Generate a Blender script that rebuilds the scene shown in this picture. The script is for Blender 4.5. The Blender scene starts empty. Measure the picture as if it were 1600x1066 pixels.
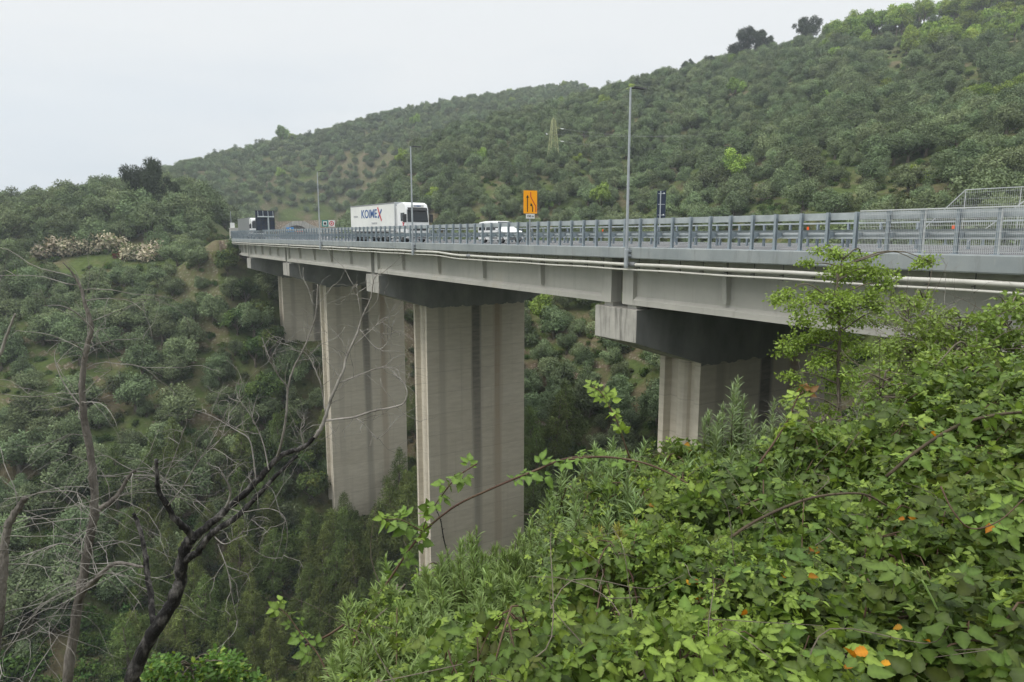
import bpy, math, random
import numpy as np
from mathutils import Vector, Matrix

rad = math.radians
rng = np.random.default_rng(11)
random.seed(11)
scene = bpy.context.scene
COL = scene.collection

# ------------------------------------------------------------------ camera
FPX = 1067.0; PITCH = rad(8.8); CZ = 0.7
cam_d = bpy.data.cameras.new('camera'); cam = bpy.data.objects.new('camera', cam_d); COL.objects.link(cam)
cam_d.sensor_width = 36; cam_d.lens = 24.0; cam_d.clip_start = 0.05; cam_d.clip_end = 5000
cam.location = (0, 0, CZ); cam.rotation_euler = (math.pi/2 - PITCH, 0, 0)
scene.camera = cam

# ------------------------------------------------------------------ sky, sun, exposure
SUN_EL, SUN_AZ = rad(52), rad(242)          # azimuth clockwise from +Y
w = bpy.data.worlds.new("World"); scene.world = w; w.use_nodes = True
nt = w.node_tree; nt.nodes.clear()
def wn(t, **k):
    n = nt.nodes.new(t)
    for a, b in k.items(): setattr(n, a, b)
    return n
out = wn('ShaderNodeOutputWorld'); bg = wn('ShaderNodeBackground'); bg.inputs['Strength'].default_value = 0.1
sky = wn('ShaderNodeTexSky', sky_type='NISHITA', sun_disc=False, sun_elevation=SUN_EL, sun_rotation=SUN_AZ, dust_density=4.0, altitude=50)
tc = wn('ShaderNodeTexCoord'); sep = wn('ShaderNodeSeparateXYZ'); nt.links.new(tc.outputs['Generated'], sep.inputs[0])
ns = wn('ShaderNodeTexNoise'); ns.inputs['Scale'].default_value = 2.2; ns.inputs['Detail'].default_value = 5; ns.inputs['Roughness'].default_value = 0.5
mp = wn('ShaderNodeMapping'); mp.inputs['Scale'].default_value = (1, 1, 4.5)
nt.links.new(tc.outputs['Generated'], mp.inputs[0]); nt.links.new(mp.outputs[0], ns.inputs['Vector'])
ad = wn('ShaderNodeMath', operation='MULTIPLY_ADD'); ad.inputs[1].default_value = 0.55; nt.links.new(ns.outputs['Fac'], ad.inputs[0])
nt.links.new(sep.outputs['Z'], ad.inputs[2])
rp = wn('ShaderNodeValToRGB'); rp.color_ramp.elements[0].position = 0.17; rp.color_ramp.elements[1].position = 0.54
rp.color_ramp.elements[0].color = (0.60, 0.665, 0.73, 1); rp.color_ramp.elements[1].color = (0.79, 0.805, 0.81, 1)
nt.links.new(ad.outputs[0], rp.inputs[0])
gain = wn('ShaderNodeVectorMath', operation='SCALE'); nt.links.new(rp.outputs[0], gain.inputs[0])
zen = wn('ShaderNodeMapRange', interpolation_type='SMOOTHSTEP'); nt.links.new(sep.outputs['Z'], zen.inputs[0])   # an overcast sky is brightest overhead
for k_, v_ in ((1, .30), (2, .95), (3, 10.0), (4, 24.0)): zen.inputs[k_].default_value = v_
nt.links.new(zen.outputs[0], gain.inputs['Scale'])
mx = wn('ShaderNodeMix', data_type='RGBA'); mx.inputs['Factor'].default_value = 0.93
nt.links.new(sky.outputs[0], mx.inputs[6]); nt.links.new(gain.outputs[0], mx.inputs[7])
nt.links.new(mx.outputs[2], bg.inputs[0]); nt.links.new(bg.outputs[0], out.inputs[0])

sl = bpy.data.lights.new('sun', 'SUN'); sl.energy = 1.3; sl.angle = rad(18); sl.color = (1.0, 0.95, 0.87)
sun = bpy.data.objects.new('sun', sl); COL.objects.link(sun)
sdir = Vector((math.sin(SUN_AZ)*math.cos(SUN_EL), math.cos(SUN_AZ)*math.cos(SUN_EL), math.sin(SUN_EL)))
sun.rotation_euler = sdir.to_track_quat('Z', 'Y').to_euler(); sun.location = (-40, -40, 60)
vs = scene.view_settings; vs.view_transform = 'Standard'; vs.look = 'None'; vs.exposure = 0.25; vs.gamma = 1.0; vs.use_curve_mapping = False
scene.cycles.max_bounces = 5; scene.cycles.diffuse_bounces = 3; scene.cycles.transmission_bounces = 3; scene.cycles.transparent_max_bounces = 6
scene.cycles.volume_bounces = 0
scene.cycles.use_denoising = True

# ------------------------------------------------------------------ helpers
def px(x, y, Y):
    """a point of the place at forward distance Y, from a measured sight line"""
    z = Y*math.tan(math.atan((533 - y)/FPX) - PITCH)
    yc = Y*math.cos(PITCH) - z*math.sin(PITCH)
    return Vector(((x - 800)/FPX*yc, Y, z + CZ))

def topx(P):
    P = np.atleast_2d(P); z = P[:, 2] - CZ
    yc = P[:, 1]*math.cos(PITCH) - z*math.sin(PITCH); zc = z*math.cos(PITCH) + P[:, 1]*math.sin(PITCH)
    yc = np.where(yc < .1, .1, yc)
    return 800 + FPX*P[:, 0]/yc, 533 - FPX*zc/yc, yc

# viaduct curve
A0 = rad(32.); E0 = (5.15, 39.5); T1 = 100.; RC = 215.; T2 = 166.
def head(t):
    return A0 if t <= T1 else A0 - (min(t, T2) - T1)/RC
def P(t, o=0., z=0.):
    x = E0[0] - math.sin(A0)*min(t, T1); y = E0[1] + math.cos(A0)*min(t, T1); a = A0
    if t > T1:
        a = head(t)
        x += RC*(math.cos(A0) - math.cos(a))*-1 if False else RC*(math.cos(A0) - math.cos(a))
        y += RC*(math.sin(A0) - math.sin(a))
    if t > T2:
        x -= math.sin(a)*(t - T2); y += math.cos(a)*(t - T2)
    return Vector((x + math.cos(a)*o, y + math.sin(a)*o, z))
def to_curve(X, Y):
    dx, dy = X - E0[0], Y - E0[1]
    t = -dx*math.sin(A0) + dy*math.cos(A0); o = dx*math.cos(A0) + dy*math.sin(A0)
    C = P(T1, RC); ex, ey = X - C.x, Y - C.y
    a = np.arctan2(-ey, -ex); ta = T1 + (A0 - a)*RC; oa = RC - np.hypot(ex, ey)
    use = (t > T1) & (np.hypot(ex, ey) > 30)
    t2 = np.where(use, ta, t); o2 = np.where(use, oa, o)
    Q = P(T2); aT = head(T2); fx, fy = X - Q.x, Y - Q.y
    tb = T2 - fx*math.sin(aT) + fy*math.cos(aT); ob = fx*math.cos(aT) + fy*math.sin(aT)
    use = (t > T1) & (tb > T2)
    return np.where(use, tb, t2), np.where(use, ob, o2)

# ---- mesh building
WO = {}
def link(o, parent=None, world=True):
    COL.objects.link(o)
    if parent is not None:
        o.parent = parent
        if world:
            o.location = -WO.get(parent.name, Vector((0, 0, 0)))
        else:
            WO[o.name] = WO.get(parent.name, Vector((0, 0, 0))).copy()
    return o
def tag(o, label=None, cat=None, group=None, kind=None):
    if label: o['label'] = label
    if cat: o['category'] = cat
    if group: o['group'] = group
    if kind: o['kind'] = kind
    return o
def thing(name, label, cat, loc=(0, 0, 0), rz=0., group=None):
    o = bpy.data.objects.new(name, None); o.empty_display_size = .3; COL.objects.link(o)
    o.location = loc; o.rotation_euler = (0, 0, rz); WO[o.name] = Vector(loc)
    return tag(o, label, cat, group)

def npmesh(name, V, F, mat=None, col=None, smooth=False):
    """V (n,3), F (m,k) or a list of such arrays with several k"""
    Fs = F if isinstance(F, list) else [F]
    V = np.asarray(V, np.float32)
    me = bpy.data.meshes.new(name)
    me.vertices.add(len(V)); me.vertices.foreach_set('co', V.ravel())
    loops = np.concatenate([np.asarray(f, np.int32).ravel() for f in Fs])
    starts = []; s = 0
    for f in Fs:
        f = np.asarray(f); n, k = f.shape
        starts.append(s + np.arange(n)*k); s += n*k
    starts = np.concatenate(starts).astype(np.int32)
    me.loops.add(len(loops)); me.loops.foreach_set('vertex_index', loops)
    me.polygons.add(len(starts)); me.polygons.foreach_set('loop_start', starts)
    if smooth: me.polygons.foreach_set('use_smooth', np.ones(len(starts), bool))
    me.update(calc_edges=True)
    if col is not None:
        ca = me.color_attributes.new('tint', 'FLOAT_COLOR', 'POINT')
        c = np.ones((len(V), 4), np.float32); c[:, :3] = col; ca.data.foreach_set('color', c.ravel())
    if mat is not None:
        for m in (mat if isinstance(mat, (list, tuple)) else [mat]): me.materials.append(m)
    return me
def nobj(name, V, F, mat, parent=None, col=None, smooth=False, world=True):
    return link(bpy.data.objects.new(name, npmesh(name, V, F, mat, col, smooth)), parent, world)

class MB:
    def __init__(s): s.v = []; s.f = []; s.m = []
    def add(s, vs, fs, m=0):
        b = len(s.v); s.v += [tuple(p) for p in vs]
        s.f += [tuple(i + b for i in f) for f in fs]; s.m += [m]*len(fs); return s
    def hexa(s, p, m=0):
        return s.add(p, [(0, 3, 2, 1), (4, 5, 6, 7), (0, 1, 5, 4), (1, 2, 6, 5), (2, 3, 7, 6), (3, 0, 4, 7)], m)
    def box(s, lo, hi, m=0, M=None):
        p = [(lo[0], lo[1], lo[2]), (hi[0], lo[1], lo[2]), (hi[0], hi[1], lo[2]), (lo[0], hi[1], lo[2]),
             (lo[0], lo[1], hi[2]), (hi[0], lo[1], hi[2]), (hi[0], hi[1], hi[2]), (lo[0], hi[1], hi[2])]
        if M is not None: p = [M @ Vector(q) for q in p]
        return s.hexa(p, m)
    def tbox(s, t0, t1, o0, o1, z0, z1, m=0):     # box in viaduct coordinates
        return s.hexa([P(t0, o0, z0), P(t0, o1, z0), P(t1, o1, z0), P(t1, o0, z0), P(t0, o0, z1), P(t0, o1, z1), P(t1, o1, z1), P(t1, o0, z1)], m)
    def bar(s, a, b, wd, ht=None, m=0):
        a, b = Vector(a), Vector(b); ht = ht or wd
        d = (b - a); 
        if d.length < 1e-6: return s
        d.normalize(); u = Vector((0, 0, 1)) if abs(d.z) < .95 else Vector((1, 0, 0))
        x = d.cross(u).normalized()*wd/2; y = x.cross(d).normalized()*ht/2
        return s.hexa([a-x-y, a+x-y, a+x+y, a-x+y, b-x-y, b+x-y, b+x+y, b-x+y], m)
    def tube(s, pts, rs, n=6, m=0, cap=True):
        pts = [Vector(p) for p in pts]; b = len(s.v); k = len(pts)
        if not hasattr(rs, '__len__'): rs = [rs]*k
        prev = None
        for i, p in enumerate(pts):
            d = (pts[min(i+1, k-1)] - pts[max(i-1, 0)])
            if d.length < 1e-9: d = Vector((0, 0, 1))
            d.normalize()
            if prev is None: prev = d.orthogonal().normalized()
            x = (prev - d*prev.dot(d)); x = x.normalized() if x.length > 1e-6 else d.orthogonal().normalized(); prev = x
            y = d.cross(x)
            for j in range(n):
                a = 2*math.pi*j/n; s.v.append(tuple(p + (x*math.cos(a) + y*math.sin(a))*rs[i]))
        for i in range(k-1):
            for j in range(n):
                s.f.append((b+i*n+j, b+i*n+(j+1) % n, b+(i+1)*n+(j+1) % n, b+(i+1)*n+j)); s.m.append(m)
        if cap:
            s.f.append(tuple(b+j for j in range(n-1, -1, -1))); s.m.append(m)
            s.f.append(tuple(b+(k-1)*n+j for j in range(n))); s.m.append(m)
        return s
    def prism(s, poly, f0, f1, m=0):              # poly of 2-D points, f0/f1 map a point to its two ends
        n = len(poly); b = len(s.v)
        s.v += [tuple(f0(q)) for q in poly] + [tuple(f1(q)) for q in poly]
        s.f += [tuple(b+i for i in range(n-1, -1, -1)), tuple(b+n+i for i in range(n))]; s.m += [m, m]
        for i in range(n):
            s.f.append((b+i, b+(i+1) % n, b+n+(i+1) % n, b+n+i)); s.m.append(m)
        return s
    def sweep(s, prof, ts, m=0):                  # closed (o,z) profile along the viaduct
        n = len(prof); b = len(s.v)
        for t in ts: s.v += [tuple(P(t, o, z)) for o, z in prof]
        k = len(ts)
        for i in range(k-1):
            for j in range(n):
                s.f.append((b+i*n+j, b+i*n+(j+1) % n, b+(i+1)*n+(j+1) % n, b+(i+1)*n+j)); s.m.append(m)
        s.f.append(tuple(b+j for j in range(n))); s.m.append(m)
        s.f.append(tuple(b+(k-1)*n+j for j in range(n-1, -1, -1))); s.m.append(m)
        return s
    def mesh(s, name, mats, smooth=False, bevel=0):
        me = bpy.data.meshes.new(name); me.from_pydata(s.v, [], s.f)
        mats = mats if isinstance(mats, (list, tuple)) else [mats]
        for m in mats: me.materials.append(m)
        if len(mats) > 1: me.polygons.foreach_set('material_index', s.m)
        if smooth: me.polygons.foreach_set('use_smooth', [True]*len(me.polygons))
        import bmesh
        bm = bmesh.new(); bm.from_mesh(me); bmesh.ops.recalc_face_normals(bm, faces=bm.faces[:])
        if bevel: bmesh.ops.bevel(bm, geom=bm.edges[:], offset=bevel, segments=2, affect='EDGES', profile=.6)
        bm.to_mesh(me); bm.free(); me.update()
        return me
    def build(s, name, mats, parent=None, smooth=False, world=True, bevel=0):
        return link(bpy.data.objects.new(name, s.mesh(name, mats, smooth, bevel)), parent, world)
def trange(a, b, step):
    n = max(1, int(math.ceil((b-a)/step))); return [a + (b-a)*i/n for i in range(n+1)]

# ---- materials
def newmat(name):
    m = bpy.data.materials.new(name); m.use_nodes = True
    t = m.node_tree; return m, t, t.nodes['Principled BSDF']
def nd(t, ty, ins=None, **k):
    n = t.nodes.new(ty)
    for a, b in k.items(): setattr(n, a, b)
    for a, b in (ins or {}).items():
        if hasattr(b, 'is_output'): t.links.new(b, n.inputs[a])
        else: n.inputs[a].default_value = b
    return n
def mixc(t, f, a, b, mode='MIX'):
    n = t.nodes.new('ShaderNodeMix'); n.data_type = 'RGBA'; n.blend_type = mode
    for k, v in ((0, f), (6, a), (7, b)):
        if hasattr(v, 'is_output'): t.links.new(v, n.inputs[k])
        else: n.inputs[k].default_value = v if k == 0 else (*v, 1) if len(v) == 3 else v
    return n.outputs[2]
def ramp(t, f, stops):
    n = t.nodes.new('ShaderNodeValToRGB'); e = n.color_ramp.elements
    while len(e) < len(stops): e.new(.5)
    for i, (p, c) in enumerate(stops):
        e[i].position = p; e[i].color = (c, c, c, 1) if not hasattr(c, '__len__') else (*c, 1)
    t.links.new(f, n.inputs[0]); return n.outputs[0]
def surf(name, c1, c2, scale=1.5, rough=.8, metal=0., bump=.0, detail=6, stretch=(1, 1, 1), lo=.35, hi=.65, spec=.3):
    m, t, b = newmat(name)
    tcn = nd(t, 'ShaderNodeTexCoord'); mpn = nd(t, 'ShaderNodeMapping', {'Vector': tcn.outputs['Object'], 'Scale': stretch})
    n1 = nd(t, 'ShaderNodeTexNoise', {'Vector': mpn.outputs[0], 'Scale': scale, 'Detail': detail, 'Roughness': .62})
    f = ramp(t, n1.outputs['Fac'], [(lo, 0.), (hi, 1.)])
    t.links.new(mixc(t, f, c1, c2), b.inputs['Base Color'])
    b.inputs['Roughness'].default_value = rough; b.inputs['Metallic'].default_value = metal
    b.inputs['Specular IOR Level'].default_value = spec
    if bump:
        n2 = nd(t, 'ShaderNodeTexNoise', {'Vector': mpn.outputs[0], 'Scale': scale*8, 'Detail': 4})
        bp = nd(t, 'ShaderNodeBump', {'Height': n2.outputs['Fac'], 'Strength': bump, 'Distance': .05}); t.links.new(bp.outputs[0], b.inputs['Normal'])
    return m
def plain(name, c, rough=.6, metal=0., spec=.4):
    m, t, b = newmat(name); b.inputs['Base Color'].default_value = (*c, 1)
    b.inputs['Roughness'].default_value = rough; b.inputs['Metallic'].default_value = metal; b.inputs['Specular IOR Level'].default_value = spec
    return m
def leafmat(name, trans=.28, rough=.55, spec=.25, var=.25):
    m, t, b = newmat(name)
    at = nd(t, 'ShaderNodeAttribute', attribute_name='tint'); oi = nd(t, 'ShaderNodeObjectInfo')
    mr = nd(t, 'ShaderNodeMapRange', {'Value': oi.outputs['Random'], 'To Min': 1-var, 'To Max': 1+var})
    hs = nd(t, 'ShaderNodeHueSaturation', {'Color': at.outputs['Color'], 'Value': mr.outputs[0]})
    m2 = nd(t, 'ShaderNodeMath', {0: oi.outputs['Random'], 1: 7.31}, operation='MULTIPLY'); m3 = nd(t, 'ShaderNodeMath', {0: m2.outputs[0]}, operation='FRACT')
    mh = nd(t, 'ShaderNodeMapRange', {'Value': m3.outputs[0], 'To Min': .5-.06*var, 'To Max': .5+.06*var}); t.links.new(mh.outputs[0], hs.inputs['Hue'])
    t.links.new(hs.outputs[0], b.inputs['Base Color']); b.inputs['Roughness'].default_value = rough; b.inputs['Specular IOR Level'].default_value = spec
    tr = nd(t, 'ShaderNodeBsdfTranslucent', {'Color': mixc(t, .5, hs.outputs[0], (1.25, 1.2, .55), 'MULTIPLY')})
    ms = nd(t, 'ShaderNodeMixShader', {0: trans, 1: b.outputs[0], 2: tr.outputs[0]})
    t.links.new(ms.outputs[0], t.nodes['Material Output'].inputs['Surface'])
    return m

M = {}
M['leaf_far'] = leafmat('far foliage', .15, .75, .1, .30)
M['leaf_near'] = leafmat('near foliage', .32, .5, .28, .06)
M['bark'] = surf('bark', (.10, .085, .065), (.20, .17, .13), 6, .95, stretch=(1, 1, .3), bump=.4)
M['stem'] = surf('green brown stem', (.055, .042, .028), (.11, .085, .05), 9, .8)
M['cane'] = surf('purplish cane', (.065, .030, .022), (.11, .075, .045), 7, .65)
M['twig'] = surf('grey twig', (.14, .13, .115), (.33, .31, .28), 8, .95)
M['burnt'] = surf('charred bark', (.014, .013, .013), (.17, .16, .15), 14, .85, lo=.48, hi=.72, stretch=(1, 1, .45), bump=.6)
M['deadbark'] = surf('weathered dead bark', (.072, .064, .056), (.22, .20, .178), 8, .95, stretch=(1, 1, .3), bump=.6)
M['concrete'] = surf('girder concrete', (.37, .365, .335), (.47, .465, .43), .9, .9, stretch=(1, 1, 1.6), bump=.08)
M['cap'] = surf('cap concrete', (.38, .375, .345), (.52, .51, .47), .8, .9, bump=.08)
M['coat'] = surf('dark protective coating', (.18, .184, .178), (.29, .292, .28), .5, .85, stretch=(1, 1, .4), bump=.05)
M['fascia'] = surf('painted parapet', (.25, .29, .31), (.33, .37, .39), .7, .75, stretch=(1, 1, 2.5), lo=.3, hi=.7, bump=.05)
M['pale'] = surf('pale concrete', (.50, .49, .45), (.62, .61, .57), 1.4, .9)
M['pipe'] = surf('cream pipe', (.48, .47, .425), (.61, .60, .55), 1.2, .5, stretch=(1, 1, 1), lo=.3, hi=.7)
M['dark'] = plain('dark steel', (.03, .03, .032), .6)
M['galv'] = surf('galvanised steel', (.36, .40, .42), (.48, .52, .54), 2.0, .5, .35, spec=.5)
M['post'] = surf('galvanised post', (.25, .30, .34), (.36, .41, .45), 2.5, .55, .35, spec=.5)
M['wire'] = plain('pale fence wire', (.55, .57, .58), .5, .2)
M['pole'] = surf('grey pole', (.34, .37, .40), (.44, .47, .50), 1.0, .5, .3)
M['asphalt'] = surf('asphalt', (.085, .088, .092), (.13, .133, .137), 3, .9)
M['white'] = plain('white line paint', (.72, .72, .70), .7)
M['wpaint'] = surf('white vehicle paint', (.74, .75, .76), (.80, .81, .81), .8, .3, spec=.5)
M['tarp'] = surf('white tarpaulin', (.66, .67, .66), (.76, .77, .75), .5, .55)
M['glass'] = plain('dark window', (.012, .018, .022), .12, 0, .6)
M['black'] = plain('black rubber', (.015, .015, .015), .75)
M['plast'] = plain('dark plastic', (.035, .037, .04), .5)
M['gmetal'] = plain('grey metal', (.30, .31, .32), .45, .5)
M['blue'] = plain('blue lettering', (.03, .10, .30), .5)
M['red'] = plain('red lettering', (.55, .03, .04), .5)
M['faint'] = plain('pale lettering', (.42, .44, .46), .6)
M['orange'] = plain('orange sign face', (1.0, .40, .0), .45)
M['reflect'] = plain('orange reflector', (.85, .12, .02), .4)
M['navy'] = surf('dark sign back', (.02, .03, .055), (.035, .05, .085), 1.5, .5)
M['teal'] = plain('teal sign', (.01, .22, .20), .45)
M['sky_blue'] = plain('blue sign', (.01, .25, .65), .45)
M['lattice'] = plain('pale green lattice steel', (.38, .40, .20), .6, .0)
M['wirecable'] = plain('power cable', (.30, .31, .30), .6)
M['porcelain'] = plain('white insulator', (.7, .72, .72), .35)
M['rock'] = surf('pale rock', (.20, .165, .12), (.42, .37, .30), 1.2, .95, bump=.8)

def pier_mat():
    m, t, b = newmat('pier concrete')
    tcn = nd(t, 'ShaderNodeTexCoord'); sp = nd(t, 'ShaderNodeSeparateXYZ', {0: tcn.outputs['Object']})
    mpn = nd(t, 'ShaderNodeMapping', {'Vector': tcn.outputs['Object'], 'Scale': (.5, .5, 2.6)})
    n1 = nd(t, 'ShaderNodeTexNoise', {'Vector': mpn.outputs[0], 'Scale': 1.0, 'Detail': 8, 'Roughness': .65})
    c = mixc(t, ramp(t, n1.outputs['Fac'], [(.3, 0.), (.7, 1.)]), (.53, .478, .385), (.68, .622, .515))
    # formwork lifts
    mz = nd(t, 'ShaderNodeMath', {0: sp.outputs['Z'], 1: 1/2.45}, operation='MULTIPLY'); fr = nd(t, 'ShaderNodeMath', {0: mz.outputs[0]}, operation='FRACT')
    fl = nd(t, 'ShaderNodeMath', {0: mz.outputs[0]}, operation='FLOOR')
    wnz = nd(t, 'ShaderNodeTexWhiteNoise', {'W': fl.outputs[0]}, noise_dimensions='1D')
    c = mixc(t, .16, c, mixc(t, wnz.outputs['Value'], (.34, .31, .26), (.60, .57, .50)))
    c = mixc(t, ramp(t, fr.outputs[0], [(0., .34), (.02, .22), (.04, 0.)]), c, (.24, .215, .175))
    # vertical run stains
    mps = nd(t, 'ShaderNodeMapping', {'Vector': tcn.outputs['Object'], 'Scale': (1.5, 1.5, .05)})
    n2 = nd(t, 'ShaderNodeTexNoise', {'Vector': mps.outputs[0], 'Scale': 1.3, 'Detail': 5, 'Roughness': .6})
    wob = nd(t, 'ShaderNodeMath', {0: n2.outputs['Fac'], 1: .9, 2: sp.outputs['X']}, operation='MULTIPLY_ADD')
    wo2 = nd(t, 'ShaderNodeMath', {0: wob.outputs[0], 1: .45}, operation='SUBTRACT')
    def stripe(c, x0, wd, colr, k):
        d = nd(t, 'ShaderNodeMath', {0: wo2.outputs[0], 1: x0}, operation='SUBTRACT'); a = nd(t, 'ShaderNodeMath', {0: d.outputs[0]}, operation='ABSOLUTE')
        g = nd(t, 'ShaderNodeMapRange', {'Value': a.outputs[0], 'From Min': wd*.45, 'From Max': wd*1.1, 'To Min': k, 'To Max': 0.})
        fade = nd(t, 'ShaderNodeMapRange', {'Value': sp.outputs['Z'], 'From Min': -40., 'From Max': -5., 'To Min': .35, 'To Max': 1.})
        f = nd(t, 'ShaderNodeMath', {0: g.outputs[0], 1: fade.outputs[0]}, operation='MULTIPLY')
        n3 = nd(t, 'ShaderNodeMath', {0: f.outputs[0], 1: ramp(t, n1.outputs['Fac'], [(.25, .55), (.6, 1.)])}, operation='MULTIPLY')
        return mixc(t, n3.outputs[0], c, colr)
    c = stripe(c, -.15, .72, (.07, .066, .058), .94)
    c = stripe(c, 2.7, .62, (.30, .20, .115), .75)
    c = stripe(c, -4.6, .5, (.21, .185, .15), .4)
    c = mixc(t, ramp(t, n2.outputs['Fac'], [(.55, 0.), (.8, .26)]), c, (.21, .18, .14))
    t.links.new(c, b.inputs['Base Color']); b.inputs['Roughness'].default_value = .92; b.inputs['Specular IOR Level'].default_value = .2
    bp = nd(t, 'ShaderNodeBump', {'Height': n1.outputs['Fac'], 'Strength': .25, 'Distance': .08}); t.links.new(bp.outputs[0], b.inputs['Normal'])
    return m
M['pier'] = pier_mat()
def fascia_mat():
    m, t, b = newmat('parapet beam paint')
    tcn = nd(t, 'ShaderNodeTexCoord')
    n1 = nd(t, 'ShaderNodeTexNoise', {'Vector': tcn.outputs['Object'], 'Scale': .55, 'Detail': 7, 'Roughness': .6})
    mpn = nd(t, 'ShaderNodeMapping', {'Vector': tcn.outputs['Object'], 'Scale': (2.2, 2.2, .35)})
    n2 = nd(t, 'ShaderNodeTexNoise', {'Vector': mpn.outputs[0], 'Scale': 1.3, 'Detail': 6, 'Roughness': .7})
    c = mixc(t, ramp(t, n1.outputs['Fac'], [(.3, 0.), (.7, 1.)]), (.225, .255, .265), (.31, .335, .335))
    c = mixc(t, ramp(t, n2.outputs['Fac'], [(.52, 0.), (.75, .7)]), c, (.15, .155, .145))
    c = mixc(t, ramp(t, n2.outputs['Fac'], [(.22, .6), (.40, 0.)]), c, (.42, .43, .41))
    t.links.new(c, b.inputs['Base Color']); b.inputs['Roughness'].default_value = .8
    bp = nd(t, 'ShaderNodeBump', {'Height': n2.outputs['Fac'], 'Strength': .2, 'Distance': .05}); t.links.new(bp.outputs[0], b.inputs['Normal'])
    return m
M['fascia'] = fascia_mat()
def girder_mat():
    m, t, b = newmat('weathered girder')
    tcn = nd(t, 'ShaderNodeTexCoord')
    n1 = nd(t, 'ShaderNodeTexNoise', {'Vector': tcn.outputs['Object'], 'Scale': .35, 'Detail': 7, 'Roughness': .6})
    mpn = nd(t, 'ShaderNodeMapping', {'Vector': tcn.outputs['Object'], 'Scale': (2.4, 2.4, .18)})
    n2 = nd(t, 'ShaderNodeTexNoise', {'Vector': mpn.outputs[0], 'Scale': 1.2, 'Detail': 6, 'Roughness': .65})
    c = mixc(t, ramp(t, n1.outputs['Fac'], [(.3, 0.), (.7, 1.)]), (.42, .415, .38), (.52, .51, .465))
    c = mixc(t, ramp(t, n2.outputs['Fac'], [(.54, 0.), (.85, .5)]), c, (.27, .26, .23))
    c = mixc(t, ramp(t, n1.outputs['Fac'], [(.58, 0.), (.75, .35)]), c, (.36, .31, .23))
    t.links.new(c, b.inputs['Base Color']); b.inputs['Roughness'].default_value = .9; b.inputs['Specular IOR Level'].default_value = .2
    return m
M['girder'] = girder_mat()
def cap_mat():
    m, t, b = newmat('weathered cap concrete')
    tcn = nd(t, 'ShaderNodeTexCoord'); mpn = nd(t, 'ShaderNodeMapping', {'Vector': tcn.outputs['Object'], 'Scale': (1.6, 1.6, .14)})
    n1 = nd(t, 'ShaderNodeTexNoise', {'Vector': tcn.outputs['Object'], 'Scale': .9, 'Detail': 7, 'Roughness': .65}); n2 = nd(t, 'ShaderNodeTexNoise', {'Vector': mpn.outputs[0], 'Scale': 1.5, 'Detail': 6, 'Roughness': .65})
    c = mixc(t, ramp(t, n1.outputs['Fac'], [(.3, 0.), (.7, 1.)]), (.34, .33, .30), (.50, .485, .44))
    c = mixc(t, ramp(t, n2.outputs['Fac'], [(.47, 0.), (.66, .85)]), c, (.11, .105, .095))
    t.links.new(c, b.inputs['Base Color']); b.inputs['Roughness'].default_value = .92; return m
M['cap'] = cap_mat()

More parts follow.
